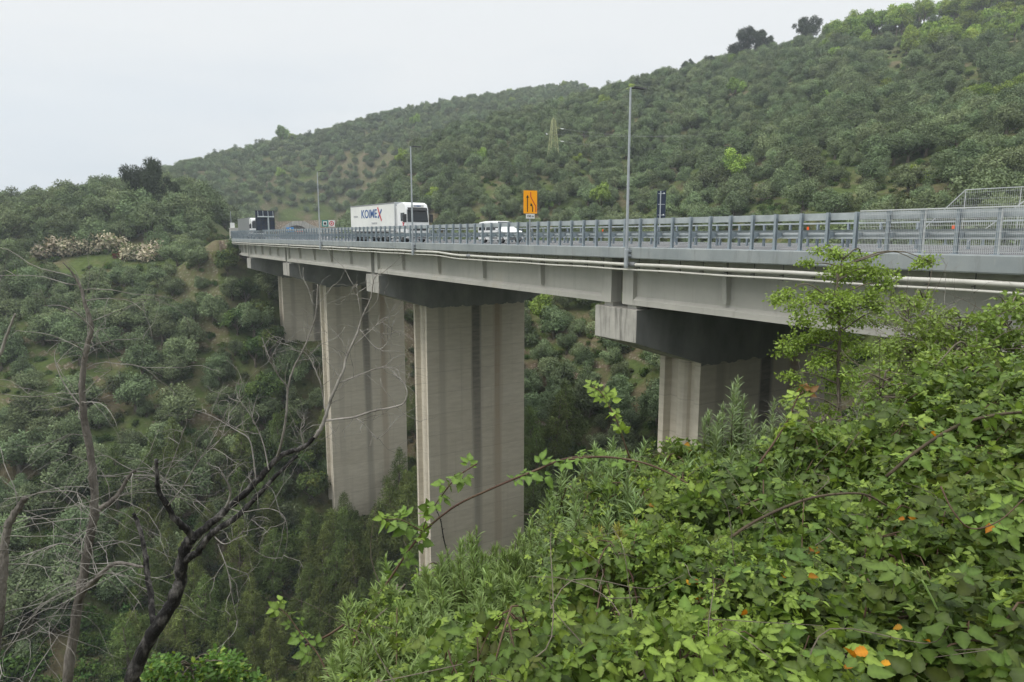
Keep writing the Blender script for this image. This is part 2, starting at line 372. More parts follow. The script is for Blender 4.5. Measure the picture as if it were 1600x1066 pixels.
# ------------------------------------------------------------------ terrain
def vnoise(x, y, seed=0):
    r = np.random.default_rng(seed); T = r.random((256, 256))
    xi = np.floor(x).astype(int); yi = np.floor(y).astype(int); fx = x - xi; fy = y - yi
    fx = fx*fx*(3-2*fx); fy = fy*fy*(3-2*fy)
    g = lambda a, b: T[a % 256, b % 256]
    return (g(xi, yi)*(1-fx) + g(xi+1, yi)*fx)*(1-fy) + (g(xi, yi+1)*(1-fx) + g(xi+1, yi+1)*fx)*fy
def fbm(x, y, seed=0, o=4):
    s = 0; a = .5
    for i in range(o):
        s = s + a*(vnoise(x*2**i + 17*i, y*2**i - 9*i, seed+i) - .5); a *= .5
    return s
NL = [(1, -1.2), (3, -2.5), (6, -5.6), (12, -12.2)]
COLS = [
 (-1.6, NL+[(30, -26), (60, -44), (80, -46), (105, -38), (150, -14), (190, 2), (230, 5), (300, 0), (500, 5), (900, 0)]),
 (-.75, NL+[(30, -30), (55, -46), (68, -48), (85, -37), (110, -23.5), (150, -3.5), (175, 1), (197, 4.5), (215, 3), (280, 0), (420, 13), (440, 14), (600, 8), (900, 0)]),
 (-.55, NL+[(30, -30), (60, -49), (76, -51), (90, -41), (110, -26), (150, -4), (170, 4), (190, 10), (205, 12.5), (225, 10), (280, 3), (400, 28), (440, 33), (600, 20), (900, 0)]),
 (-.45, NL+[(30, -30), (60, -50), (80, -53), (95, -44), (120, -25), (140, -10), (155, -2), (175, 4), (195, 9), (215, 8), (250, 3), (300, 3), (400, 38), (448, 48), (600, 25), (900, 0)]),
 (-.40, NL+[(30, -30), (60, -50), (82, -53), (100, -45), (125, -21), (145, -8), (160, -1), (240, 0), (300, 3), (350, 12), (452, 55), (600, 30), (900, 0)]),
 (-.33, NL+[(30, -29), (60, -49), (85, -53), (100, -49), (125, -30), (145, -12), (165, -2), (250, 0), (330, 3), (352, 9), (375, 20), (400, 32), (465, 64), (620, 40), (900, 0)]),
 (-.25, NL+[(30, -28), (60, -46), (85, -52), (100, -51), (130, -40), (160, -20), (190, -6), (220, 0), (300, 5), (350, 18), (400, 40), (478, 73), (640, 50), (900, 0)]),
 (-.20, NL+[(30, -27), (60, -45), (85, -50), (100, -49), (130, -38), (160, -21), (190, -7), (215, 1), (250, 11), (266, 14), (284, 12), (320, 12), (380, 39), (490, 82), (650, 60), (900, 0)]),
 (-.15, NL+[(30, -26), (55, -41), (80, -47), (100, -45), (130, -34), (160, -17), (190, -3), (220, 9), (250, 23), (280, 33), (300, 34), (340, 28), (400, 50), (500, 89), (660, 65), (900, 0)]),
 (-.10, [(1, -1.2), (3, -2.2), (6, -5.2), (12, -10.8), (30, -25), (50, -38), (75, -46), (95, -45), (125, -33), (155, -16), (185, 0), (215, 13), (250, 29), (290, 40), (310, 41), (350, 38), (420, 63), (520, 96), (680, 70), (900, 0)]),
 (0., [(1, -1.2), (3, -1.9), (6, -4.8), (10, -8.2), (20, -17), (45, -35), (70, -44), (90, -42), (120, -29), (150, -12), (185, 6), (220, 21), (260, 37), (300, 49), (330, 49), (370, 50), (450, 84), (550, 108), (700, 80), (900, 0)]),
 (.10, [(1, -1.1), (3, -1.6), (6, -4.2), (10, -7.2), (20, -15), (45, -30), (70, -37), (90, -34), (120, -23), (150, -9), (185, 9), (220, 25), (260, 41), (330, 62), (360, 62), (420, 70), (560, 120), (700, 90), (900, 0)]),
 (.20, [(1, -1.1), (3, -1.4), (6, -3.4), (10, -6.3), (20, -13), (40, -24), (65, -29), (90, -27), (120, -16), (150, -3), (185, 13), (220, 28), (260, 44), (330, 73), (370, 74), (500, 70), (700, 60), (900, 0)]),
 (.45, [(1, -1.05), (3, -1.15), (6, -2.3), (10, -4.2), (20, -9), (35, -15), (50, -16), (75, -11), (100, -2), (150, 18), (200, 38), (260, 64), (320, 88), (360, 90), (600, 60), (900, 0)]),
 (.75, [(1, -1), (3, -.95), (6, -1.4), (10, -2.4), (20, -6), (35, -9), (50, -7), (70, -1), (90, 6), (150, 29), (220, 61), (280, 92), (330, 112), (380, 116), (600, 80), (900, 0)]),
 (1.5, [(1, -1), (3, -.9), (6, -1), (10, -1.8), (20, -3), (35, -4), (50, 0), (90, 15), (150, 40), (250, 85), (330, 110), (600, 90), (900, 0)]),
]
LR = np.linspace(math.log(.5), math.log(1300), 420)
PH = np.linspace(rad(-75), rad(75), 301)
_tab = np.array([np.interp(LR, [math.log(y*math.hypot(1, wv)) for y, z in c], [z for y, z in c]) for wv, c in COLS])
_ph = np.array([math.atan(wv) for wv, c in COLS])
TAB = np.array([np.interp(PH, _ph, _tab[:, j]) for j in range(len(LR))]).T
def _smooth(A, n, ax):
    k = np.hanning(2*n+3)[1:-1]; k /= k.sum()
    Bp = np.pad(A, [(n, n) if i == ax else (0, 0) for i in range(2)], mode='edge')
    return np.apply_along_axis(lambda v: np.convolve(v, k, 'valid'), ax, Bp)
TAB = _smooth(_smooth(TAB, 5, 1), 5, 0)
def base_h(X, Y):
    r = np.maximum(np.hypot(X, Y), .6); ph = np.clip(np.arctan2(X, Y), PH[0], PH[-1]-1e-6)
    a = (np.log(np.minimum(r, 1290)) - LR[0])/(LR[1]-LR[0]); b = (ph - PH[0])/(PH[1]-PH[0])
    i = np.clip(a.astype(int), 0, len(LR)-2); j = np.clip(b.astype(int), 0, len(PH)-2); a = a-i; b = b-j
    return (TAB[j, i]*(1-a) + TAB[j, i+1]*a)*(1-b) + (TAB[j+1, i]*(1-a) + TAB[j+1, i+1]*a)*b
def ground(X, Y, full=False):
    X = np.asarray(X, float); Y = np.asarray(Y, float)
    r = np.hypot(X, Y); z = base_h(X, Y)
    far = np.clip((r-25)/50, 0, 1)
    z = z + far*fbm(X/26, Y/26, 3)*5.0 + np.clip(r/12, .15, 1)*fbm(X/5, Y/5, 9)*.8
    # cultivation terraces
    s = 2.1; zz = (z + fbm(X/14, Y/14, 21)*2.2)/s; fl = np.floor(zz); f = zz-fl
    st = np.where(f < .72, f*.35/.72, .35 + (f-.72)/.28*.65)
    zt = z + (fl+st-zz)*s
    k = far*np.clip(vnoise(X/30, Y/30, 40)*1.5-.15, 0, .9)
    z = z*(1-k) + zt*k
    t, o = to_curve(X, Y)
    d = np.maximum(np.maximum(-3.0-o, o-27.), 0)
    # road bench beyond the two abutments, cut and fill
    for e in (np.maximum(124.-t, 0), np.maximum(t+39., 0)):
        dd = d + e*1.25
        near = (t < 352) | (e > 0)
        z = np.where(near, np.minimum(z, np.where(e > 0, 1e6, -.35 + d*1.05)), z)
        z = np.where(near, np.maximum(z, -.35 - dd*.75), z)
    z = np.where((t >= 352) & (t < 460), np.minimum(z, 7.0 + (t-352)*.9 + d*.8), z)
    und = (t > -39) & (t < 124) & (o > -2) & (o < 27)
    z = np.where(und, np.minimum(z, -4.2), z)
    if full: return z, t, o
    return z

def ground_mat():
    m, t, b = newmat('hillside ground')
    geo = nd(t, 'ShaderNodeNewGeometry'); sp = nd(t, 'ShaderNodeSeparateXYZ', {0: geo.outputs['True Normal']})
    pos = geo.outputs['Position']
    n1 = nd(t, 'ShaderNodeTexNoise', {'Vector': pos, 'Scale': .09, 'Detail': 6, 'Roughness': .6})
    n2 = nd(t, 'ShaderNodeTexNoise', {'Vector': pos, 'Scale': .9, 'Detail': 8, 'Roughness': .7})
    n3 = nd(t, 'ShaderNodeTexVoronoi', {'Vector': pos, 'Scale': 1.6, 'Randomness': 1.})
    grass = mixc(t, ramp(t, n2.outputs['Fac'], [(.3, 0.), (.7, 1.)]), (.048, .072, .020), (.105, .138, .042))
    soil = mixc(t, ramp(t, n2.outputs['Fac'], [(.3, 0.), (.7, 1.)]), (.10, .074, .047), (.21, .162, .108))
    stone = mixc(t, ramp(t, n3.outputs['Distance'], [(.05, 0.), (.5, 1.)]), (.40, .35, .28), (.16, .12, .085))
    c = mixc(t, ramp(t, n1.outputs['Fac'], [(.46, 0.), (.62, .75)]), grass, soil)
    st = nd(t, 'ShaderNodeMath', {0: sp.outputs['Z'], 1: n2.outputs['Fac'], 2: 0.0}, operation='MULTIPLY_ADD'); st.inputs[1].default_value = 1.0
    nz = nd(t, 'ShaderNodeMath', {0: n2.outputs['Fac'], 1: .35, 2: sp.outputs['Z']}, operation='MULTIPLY_ADD')
    c = mixc(t, ramp(t, nz.outputs[0], [(.72, .9), (.9, 0.)]), c, stone)
    t.links.new(c, b.inputs['Base Color']); b.inputs['Roughness'].default_value = 1.; b.inputs['Specular IOR Level'].default_value = .1
    bp = nd(t, 'ShaderNodeBump', {'Height': n2.outputs['Fac'], 'Strength': .8, 'Distance': .4}); t.links.new(bp.outputs[0], b.inputs['Normal'])
    return m
M['ground'] = ground_mat()
def build_terrain():
    phi = np.concatenate([np.linspace(rad(-180), rad(-60), 40, endpoint=False), np.linspace(rad(-60), rad(60), 520), np.linspace(rad(60), rad(180), 41)[1:-1]])
    rr = np.concatenate([np.geomspace(.6, 60, 150, endpoint=False), np.geomspace(60, 520, 360, endpoint=False), np.geomspace(520, 760, 24)])
    A, Rr = np.meshgrid(phi, rr, indexing='ij'); X = Rr*np.sin(A); Y = Rr*np.cos(A)
    Z = ground(X, Y)
    n, k = A.shape; idx = np.arange(n*k).reshape(n, k); nx = np.roll(idx, -1, axis=0)
    F = np.stack([idx[:, :-1], nx[:, :-1], nx[:, 1:], idx[:, 1:]], -1).reshape(-1, 4)[:, ::-1]
    V = np.stack([X, Y, Z], -1).reshape(-1, 3)
    V = np.vstack([V, [[0, 0, float(ground(np.array([0.]), np.array([.6]))[0])]]]); c = len(V)-1
    tri = np.stack([idx[:, 0], np.full(n, c), nx[:, 0]], -1)[:, ::-1]
    o = nobj('hillside_terrain', V, [F, tri], M['ground'], smooth=False); tag(o, kind='structure')
build_terrain()
def gz(x, y): return float(ground(np.array([x]), np.array([y]))[0])

# ------------------------------------------------------------------ viaduct
TS, TE = -46., 127.
PIERS = [0., 40., 77., 105.]
via = thing('viaduct', 'long concrete motorway viaduct on tall slab piers crossing the wooded valley', 'viaduct', P(40, 12, -30))
deck = MB().sweep([(.5, -.32), (.5, -.02), (24.5, -.02), (24.5, -.32), (23.6, -.56), (1.4, -.56)], trange(TS, TE, 3)).build('deck_slab', M['girder'], via)
MB().sweep([(0, -.55), (-.03, -.50), (-.03, .02), (0, .06), (.5, .06), (.5, -.55)], trange(TS, TE, 2.5)).build('parapet_beam', M['fascia'], via)
MB().sweep([(24.5, -.55), (24.5, .06), (25., .06), (25., -.55)], trange(TS, TE, 3)).build('parapet_beam', M['fascia'], via)
joints = [-40.] + PIERS + [126.]
for a, b in zip(joints[:-1], joints[1:]):
    ta, tb = a+.5, b-.5
    for gi, og in enumerate((1.3, 6.4, 11.0, 15.4, 20.0, 23.7)):
        s = 1 if gi < 5 else -1
        q = lambda o: og + s*(o-1.3)
        prof = [(q(1.12), -.56), (q(1.12), -.78), (q(1.48), -.94), (q(1.48), -2.76), (q(1.22), -2.95), (q(1.22), -3.25), (q(2.0), -3.25), (q(2.0), -2.85), (q(1.76), -2.55), (q(1.76), -.98), (q(2.1), -.78), (q(2.1), -.56)]
        mb = MB().sweep(prof, trange(ta+.9, tb-.9, 3))
        for e0, e1 in ((ta, ta+.9), (tb-.9, tb)):     # thick end blocks
            mb.tbox(e0, e1, min(q(1.2), q(2.02)), max(q(1.2), q(2.02)), -3.252, -.565)
        if gi in (0, 5):
            for i in range(1, 5):
                tr = a + (b-a)*i/5
                f = lambda tt: (lambda pt: P(tt, pt[0], pt[1]))
                mb.prism([(q(1.04), -.6), (q(1.20), -2.62), (q(1.60), -2.62), (q(1.60), -.6)], f(tr-.13), f(tr+.13))
        g = mb.build('girder', M['girder'], via)
def stem_poly(L=13.0, W=3.5):
    h = L/2; k = W/2; pts = []
    def end(sx):
        e = [(-h+.0, k), (-h, k-.45), (-h+.55, k-.52)]
        e += [(-h+.55, .55)] + [(-h+.55-.42*math.cos(a), .5*math.sin(a)) for a in np.linspace(math.pi/2, -math.pi/2, 7)] + [(-h+.55, -.55)]
        e += [(-h+.55, -k+.52), (-h, -k+.45), (-h, -k)]
        return [(x*sx, y) for x, y in e]
    return end(1) + end(-1)[::-1]
for i, t in enumerate(PIERS):
    a = head(t); c = P(t, 13.1, 0)
    zb = min(float(np.min(ground(*np.array([[P(t+dt, o).x, P(t+dt, o).y] for dt in (-2, 2) for o in (6, 12, 20)]).T))) - 2, -12)
    pier = bpy.data.objects.new('pier', None); 
    mb = MB(); poly = stem_poly()
    mb.prism(poly, lambda q: (q[0], q[1], zb), lambda q: (q[0], q[1], -6.4))
    pier = bpy.data.objects.new('pier', mb.mesh('pier', M['pier'])); COL.objects.link(pier); pier.parent = via
    pier.location = c - WO[via.name]; pier.rotation_euler = (0, 0, a)
    # cap in the pier's own frame: x across the deck, y along it
    cp = MB(); cw = 1.85; h = 12.0
    prof = [(-h, -3.5), (-h, -5.4), (-6.6, -7.1), (6.6, -7.1), (h, -5.4), (h, -3.5)]
    cp.prism(prof, lambda q: (q[0], -cw, q[1]), lambda q: (q[0], cw, q[1]))
    capo = cp.build('pier_cap', M['cap'], pier, world=False, bevel=.04)
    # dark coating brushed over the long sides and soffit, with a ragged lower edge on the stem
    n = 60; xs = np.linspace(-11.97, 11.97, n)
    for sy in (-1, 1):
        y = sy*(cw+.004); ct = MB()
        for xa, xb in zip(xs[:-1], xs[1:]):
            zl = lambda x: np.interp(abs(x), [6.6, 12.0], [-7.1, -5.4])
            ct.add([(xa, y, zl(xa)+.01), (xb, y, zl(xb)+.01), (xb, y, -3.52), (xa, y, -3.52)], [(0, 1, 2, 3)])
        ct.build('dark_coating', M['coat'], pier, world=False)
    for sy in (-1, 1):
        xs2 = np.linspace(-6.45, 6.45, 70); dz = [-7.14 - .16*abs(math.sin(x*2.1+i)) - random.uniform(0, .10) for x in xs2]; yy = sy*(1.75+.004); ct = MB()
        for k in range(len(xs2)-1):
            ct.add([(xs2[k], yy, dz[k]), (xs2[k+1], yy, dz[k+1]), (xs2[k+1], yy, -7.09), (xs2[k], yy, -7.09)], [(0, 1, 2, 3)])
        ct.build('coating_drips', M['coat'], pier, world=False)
    for x in (-11.2, -6.3, -1.7, 2.7, 7.3, 11.2):
        for y in (-1.05, 1.05):
            MB().box((x-.42, y-.38, -3.5), (x+.42, y+.38, -3.254)).build('bearing_pad', M['pale'], pier, world=False)
# abutment walls
for t0, t1 in ((125.6, 127.5), (-46, -39.8)):
    mb = MB().tbox(t0, t1, .9, 24.2, -9, -.57)
    if t0 > 0: mb.tbox(t0-1.3, t0, .9, 24.2, -9, -3.26)
    mb.build('abutment', M['cap'], via)
# service pipes slung under the parapet, with hangers
def pz(t): 
    k = min(max((t-17)/5., 0), 1); k = k*k*(3-2*k); return .17*k
for r_, z0, oo in ((.095, -.87, .03), (.052, -1.15, .03)):
    MB().tube([P(t, oo, z0 + pz(t) + .012*math.sin(t*.9)) for t in trange(TS, TE, 1.25)], r_, 10).build('service_pipe', M['pipe'], via, smooth=True)
hb = MB()
for t in trange(TS+1, TE-1, 1.5):
    hb.tbox(t-.012, t+.012, .15, .18, -1.24+pz(t), -.55); hb.tbox(t-.012, t+.012, -.08, .17, -1.03+pz(t), -.995+pz(t))
h_ = hb.build('pipe_hangers', M['dark'], via); h_['kind'] = 'stuff'
# dark collars at pipe joints
for t in (-2.6, 16., 44., 70.):
    MB().tube([P(t-.25, .03, -.86+pz(t)), P(t+.25, .03, -.86+pz(t))], .14, 10).build('pipe_collar', M['gmetal'], via)

# carriageways and markings: part of the setting
rd = MB().sweep([(.5, -.016), (.5, .004), (24.5, .004), (24.5, -.016)], trange(TS-60, 352, 3)).build('road', M['asphalt']); tag(rd, kind='structure')
mk = MB()
for o in (1.5, 10.4, 14.2, 23.2): mk.sweep([(o, .006), (o, .009), (o+.18, .009), (o+.18, .006)], trange(TS-60, 350, 3))
for o in (5.9, 18.5):
    for t in np.arange(-60, 340, 12.): mk.sweep([(o, .006), (o, .009), (o+.15, .009), (o+.15, .006)], trange(t, t+4.5, 2))
tag(mk.build('road_markings', M['white']), kind='structure')

# ---- steel barriers
def w_beam(o, zc, s, h=.30):
    """folded two-wave sheet, open towards the traffic"""
    z = np.linspace(-h, h, 9); d = [0, .07, .08, .02, 0., .02, .08, .07, 0]
    front = [(o+s*dd, zc+zz) for dd, zz in zip(d, z)]; back = [(o+s*(dd-.012), zc+zz) for dd, zz in zip(d, z)][::-1]
    return front+back
def barrier(name, label, o, s, H, step, t0, t1, base=.06, top='channel'):
    root = thing(name, label, 'crash barrier', P((t0+t1)/2, o, 0))
    if top == 'channel': MB().sweep([(o+s*.10, H-.30), (o+s*.10, H-.02), (o+s*.26, H-.02), (o+s*.26, H-.07), (o+s*.15, H-.09), (o+s*.15, H-.23), (o+s*.26, H-.25), (o+s*.26, H-.30)], trange(t0, t1, 2.5)).build('top_rail', M['galv'], root)
    elif top == 'tube': MB().sweep([(o-.05, H-.02), (o-.05, H+.07), (o+.05, H+.07), (o+.05, H-.02)], trange(t0, t1, 2.5)).build('top_rail', M['galv'], root)
    MB().sweep(w_beam(o+s*.42, base+.68, s, .18), trange(t0, t1, 2.5)).build('guard_beam', M['galv'], root)
    # one post, in its own frame: x across, y along
    pm = MB()
    pm.box((-.075, -.055, 0), (-.060, .055, H-base)); pm.box((.060, -.055, 0), (.075, .055, H-base)); pm.box((-.06, -.006, 0), (.06, .006, H-base))
    pm.box((-.14, -.14, 0), (.14, .14, .02))
    pm.hexa([(.075*s, -.04, .46), (.42*s, -.04, .60), (.42*s, .04, .60), (.075*s, .04, .46), (.075*s, -.04, .82), (.42*s, -.04, .76), (.42*s, .04, .76), (.075*s, .04, .82)])
    if top == 'channel': pm.box((min(.07*s, .12*s), -.035, H-base-.24), (max(.07*s, .12*s), .035, H-base-.06))
    me = pm.mesh('post', M['post'])
    ts = list(np.arange(t0+.4, t1, step)); k = 0; rest = MB(); rv = []
    ts.sort(key=lambda t: P(t, o).length)
    for t in ts:
        tt = t + random.uniform(-.04, .04)
        if k < 100:
            ob = bpy.data.objects.new('post', me); COL.objects.link(ob); ob.parent = root
            ob.location = P(tt, o, base) - WO[root.name]; ob.rotation_euler = (0, 0, head(tt)); k += 1
        else:
            Mx = Matrix.Translation(P(tt, o, base)) @ Matrix.Rotation(head(tt), 4, 'Z')
            rest.add([Mx @ v.co for v in me.vertices], [tuple(p.vertices) for p in me.polygons])
    if rest.v:
        r_ = rest.build('far_posts', M['post'], root); r_['kind'] = 'stuff'
    return root
barrier('crash_barrier', 'grey steel crash barrier with close-set posts along the valley edge of the viaduct', .22, 1, 1.60, 1.22, TS, 124)
b_med = barrier('crash_barrier', 'grey steel crash barrier on the median, behind the white van', 11.7, -1, 1.36, 1.9, TS, 150, base=.01, top='tube')
barrier('crash_barrier', 'grey steel crash barrier on the median facing the hill carriageway', 12.9, 1, 1.0, 2.3, TS, 150, base=.01, top='none')
barrier('crash_barrier', 'grey steel crash barrier along the hill edge of the viaduct', 24.75, -1, 1.05, 2.3, TS, 124, top='none')
for t in (-13.2, -5.1, -26., 14.):
    q = P(t, 11.58, 1.06)
    Mx = Matrix.Translation(q) @ Matrix.Rotation(head(t), 4, 'Z')
    MB().box((-.02, -.06, -.14), (.02, .06, .14), M=Mx).build('reflector', M['reflect'], b_med)

# ---- wire mesh fences
def mesh_fence(name, label, o, t_start, t_end, z0, ztop, ramp_len=0., pitch=.062, hp=.2, panel=2.4):
    root = thing(name, label, 'mesh fence', P((t_start+t_end)/2, o, z0))
    def top(t):
        if ramp_len and t > t_start-ramp_len: return z0 + .3 + (ztop-z0-.3)*(t_start-t)/ramp_len
        return ztop
    t = t_start
    while t > t_end+.01:
        tb = max(t-panel, t_end); mb = MB()
        for tt in np.arange(t, tb, -pitch): mb.bar(P(tt, o, z0), P(tt, o, top(tt)), .008, .008)
        z = z0+.05
        while z < ztop:
            ta = t
            if ramp_len and z > z0+.3: ta = min(t, t_start - ramp_len*(z-z0-.3)/(ztop-z0-.3))
            if ta > tb: mb.bar(P(ta, o-.006, z), P(tb, o-.006, z), .011, .011)
            z += hp
        mb.build('mesh_panel', M['wire'], root)
        MB().tube([P(tb, o+.03, z0-.05), P(tb, o+.03, top(tb)+.02)], .03, 6).build('fence_post', M['wire'], root)
        MB().bar(P(t, o, top(t)), P(tb, o, top(tb)), .045, .045).build('top_bar', M['wire'], root)
        if ramp_len and tb < t_start-ramp_len < t:
            pass
        t = tb
    return root
mesh_fence('mesh_fence', 'pale wire mesh panels fixed to the outer barrier behind the leafy sapling', .10, -15.3, -44, .1, 1.62, pitch=.06, hp=.22)
mesh_fence('mesh_fence', 'tall pale wire mesh fence with sloping end on the hill edge', 24.9, -4.2, -44, .1, 3.7, ramp_len=3.2, pitch=.12, hp=.42, panel=3.2)
mesh_fence('mesh_fence', 'pale wire mesh fence with sloping end along the median', 12.3, -13.6, -44, .1, 2.75, ramp_len=2.8, pitch=.12, hp=.42, panel=2.8)

# ---- lamp posts
def lamp(label, t):
    q = P(t, -.25, 0); root = thing('street_lamp', label, 'street lamp', (q.x, q.y, -1.05), head(t), 'lamp posts bolted to the parapet')
    MB().tube([(0, 0, 0), (0, 0, .12), (0, 0, 1.0), (0, 0, 1.02), (0, 0, 9.4)], [.11, .125, .125, .085, .055], 10).build('pole', M['pole'], root, smooth=False, world=False)
    MB().box((-.02, -.16, .62), (.215, .16, .74)).box((-.02, -.16, .86), (.215, .16, .98)).build('bracket', M['pole'], root, world=False)
    mb = MB().tube([(0, 0, 9.35), (.25, 0, 9.42), (.45, 0, 9.42)], .035, 8)
    mb.hexa([(.25, -.14, 9.38), (1.0, -.17, 9.40), (1.0, .17, 9.40), (.25, .14, 9.38), (.25, -.12, 9.48), (1.0, -.14, 9.46), (1.0, .14, 9.46), (.25, .12, 9.48)])
    mb.build('lamp_head', M['plast'], root, world=False)
    return root
for t, lab in ((-2.4, 'tall grey lamp post rising over the viaduct, beside the leafy sapling'), (26, 'grey lamp post standing against the cab of the white lorry'), (54, 'slender grey lamp post beside the pair of small square signs')):
    lamp(lab, t)
# cable whip at the foot of each lamp is a part of the pole run

# ------------------------------------------------------------------ lettering
def letters(name, body, size, mat, Mx, parent, ext=.006, world=True, sx=1., shear=0., fit=None):
    cu = bpy.data.curves.new('letters', 'FONT'); cu.body = body; cu.size = size; cu.extrude = ext; cu.align_x = 'CENTER'; cu.align_y = 'CENTER'
    cu.offset = size*.018; cu.shear = shear
    tmp = bpy.data.objects.new('letters', cu); COL.objects.link(tmp)
    dg = bpy.context.evaluated_depsgraph_get(); dg.update()
    me = bpy.data.meshes.new_from_object(tmp.evaluated_get(dg)); bpy.data.objects.remove(tmp)
    if fit:
        xs = [v.co.x for v in me.vertices]; sx = fit/(max(xs)-min(xs))
    me.transform(Mx @ Matrix.Diagonal((sx, 1, 1, 1))); me.materials.clear(); me.materials.append(mat); me.name = name
    return link(bpy.data.objects.new(name, me), parent, world)

# ------------------------------------------------------------------ signs
# orange lane-closure sign clamped to the outer barrier
sg = thing('roadworks_sign', 'orange lane merge sign with black arrows on a grey post', 'road sign', P(7.6, .1, 0), math.pi + head(7.6) - rad(15))
MB().tube([(0, -.07, -.4), (0, -.07, 3.5)], .05, 8).build('post', M['pole'], sg, world=False)
MB().box((-.47, -.0, 2.13), (.47, .025, 3.62)).build('panel', M['orange'], sg, world=False)
def flat(poly, y0=.0, dy=.012): return (lambda q: (q[0], y0+.026, q[1])), (lambda q: (q[0], y0+.026+dy, q[1]))
# the face looks along +y of this frame; seen from there, x runs to the viewer's left, so draw mirrored
def strokes(name, pts, wd, mat, y0=0.):
    mb = MB(); 
    for (a, b) in zip(pts[:-1], pts[1:]): mb.bar((-a[0], y0+.030, a[1]), (-b[0], y0+.030, b[1]), .012, wd) if a[0] == b[0] else mb.bar((-a[0], y0+.0305, a[1]), (-b[0], y0+.0305, b[1]), .012, wd)
    return mb
for pts, tip in (([(-.20, 2.24), (-.20, 3.18)], (-.20, 3.34, 0)), ([(.16, 2.24), (.16, 2.52), (.06, 2.72)], (.03, 2.82, .25))):
    mb = strokes('arrow', pts, .06, M['black'])
    a = tip[2]; hx, hz = tip[0], tip[1]
    dx, dz = -math.sin(a), math.cos(a)
    tri = [(hx, hz), (hx-.19*dx+.09*dz, hz-.19*dz-.09*dx), (hx-.19*dx-.09*dz, hz-.19*dz+.09*dx)]
    mb.prism(tri, lambda q: (-q[0], .026, q[1]), lambda q: (-q[0], .0365, q[1]))
    mb.build('arrow', M['black'], sg, world=False)
strokes('line', [(.02, 3.52), (.02, 3.22), (.38, 2.58), (.38, 2.22)], .05, M['red']).build('closed_lane_line', M['red'], sg, world=False)
MB().box((-.30, 0, 1.80), (.30, .022, 2.10)).build('distance_plate', M['white'], sg, world=False)
letters('distance_lettering', '150 m', .19, M['black'], Matrix.Translation((0, .026, 1.95)) @ Matrix.Rotation(math.pi, 4, 'Z') @ Matrix.Rotation(math.pi/2, 4, 'X'), sg, world=False)
MB().box((-.08, -.13, 2.5), (.08, 0, 2.56)).box((-.08, -.13, 3.2), (.08, 0, 3.26)).build('clamp', M['gmetal'], sg, world=False)

# dark back of a tall blue sign on the median
q = P(8.0, 12.3, 0); sb = thing('road_sign', 'tall narrow dark blue sign on the median seen from behind', 'road sign', q, head(8)-rad(30))
MB().box((-.33, 0, 2.02), (.33, .03, 4.05)).build('panel', M['navy'], sb, world=False)
MB().tube([(-.09, -.05, 0), (-.09, -.05, 4.0)], .045, 8).build('post', M['galv'], sb, world=False)
mb = MB()
for z in (2.2, 3.0, 3.8): mb.box((-.26, -.02, z), (.26, 0., z+.05))
mb.build('stiffener', M['galv'], sb, world=False)
for z in (2.25, 3.85): MB().box((.12, -.03, z-.05), (.22, -.02, z+.05)).build('fixing', M['porcelain'], sb, world=False)

# variable message board seen from behind, on a T-shaped pole
t0 = 88.; q = P(t0, .9, 0); vm = thing('message_board', 'dark gridded back of a motorway message board on a T-shaped pole', 'message board', q, head(t0))
MB().box((-1.55, .10, 1.5), (1.45, .45, 4.75)).build('cabinet', M['navy'], vm, world=False)
mb = MB()
for x in np.linspace(-1.5, 1.4, 5): mb.box((x-.035, .04, 1.5), (x+.035, .10, 4.75))
for z in np.linspace(1.55, 4.7, 5): mb.box((-1.55, .06, z-.035), (1.45, .096, z+.035))
mb.build('frame', M['plast'], vm, world=False)
MB().tube([(.35, -.25, -.9), (.35, -.25, 3.75)], .13, 10).tube([(-1.3, -.16, 3.72), (1.3, -.16, 3.72)], .11, 8).build('pole', M['galv'], vm, world=False)
mb = MB()
for x in (-1.2, -.4, .4, 1.2): mb.tube([(x, -.1, 3.7), (x, -.02, 4.7)], .05, 6)
mb.build('bracket', M['galv'], vm, world=False)

# a pair of small square signs
for dx, face, lab in ((0, 'teal', 'small square green sign with a white field and black tunnel symbol'), (1.25, 'white', 'small square white sign with a red ring')):
    q = P(93, 12.3+dx*.95, 0); s_ = thing('road_sign', lab, 'road sign', q, math.pi+head(93)-rad(12))
    MB().tube([(0, -.04, 0), (0, -.04, 3.3)], .045, 8).build('post', M['pole'], s_, world=False)
    MB().box((-.55, 0, 2.25), (.55, .03, 3.4)).build('panel', M['teal'] if face == 'teal' else M['white'], s_, world=False)
    if face == 'teal':
        MB().box((-.34, .031, 2.45), (.34, .04, 3.2)).build('white_field', M['white'], s_, world=False)
        MB().prism([(-.22, 2.58), (-.22, 2.85)] + [(-.22*math.cos(a), 2.85+.2*math.sin(a)) for a in np.linspace(.3, math.pi-.3, 7)] + [(.22, 2.85), (.22, 2.58)], lambda q: (q[0], .041, q[1]), lambda q: (q[0], .048, q[1])).build('tunnel_symbol', M['black'], s_, world=False)
    else:
        ring = MB(); n = 24
        for i in range(n):
            a, b = 2*math.pi*i/n, 2*math.pi*(i+1)/n
            ring.prism([(.27*math.cos(a), 2.83+.27*math.sin(a)), (.42*math.cos(a), 2.83+.42*math.sin(a)), (.42*math.cos(b), 2.83+.42*math.sin(b)), (.27*math.cos(b), 2.83+.27*math.sin(b))], lambda q: (q[0], .031, q[1]), lambda q: (q[0], .04, q[1]))
        ring.build('red_ring', M['red'], s_, world=False)
        MB().box((-.12, .031, 2.68), (.12, .038, 2.98)).build('symbol', M['red'], s_, world=False)

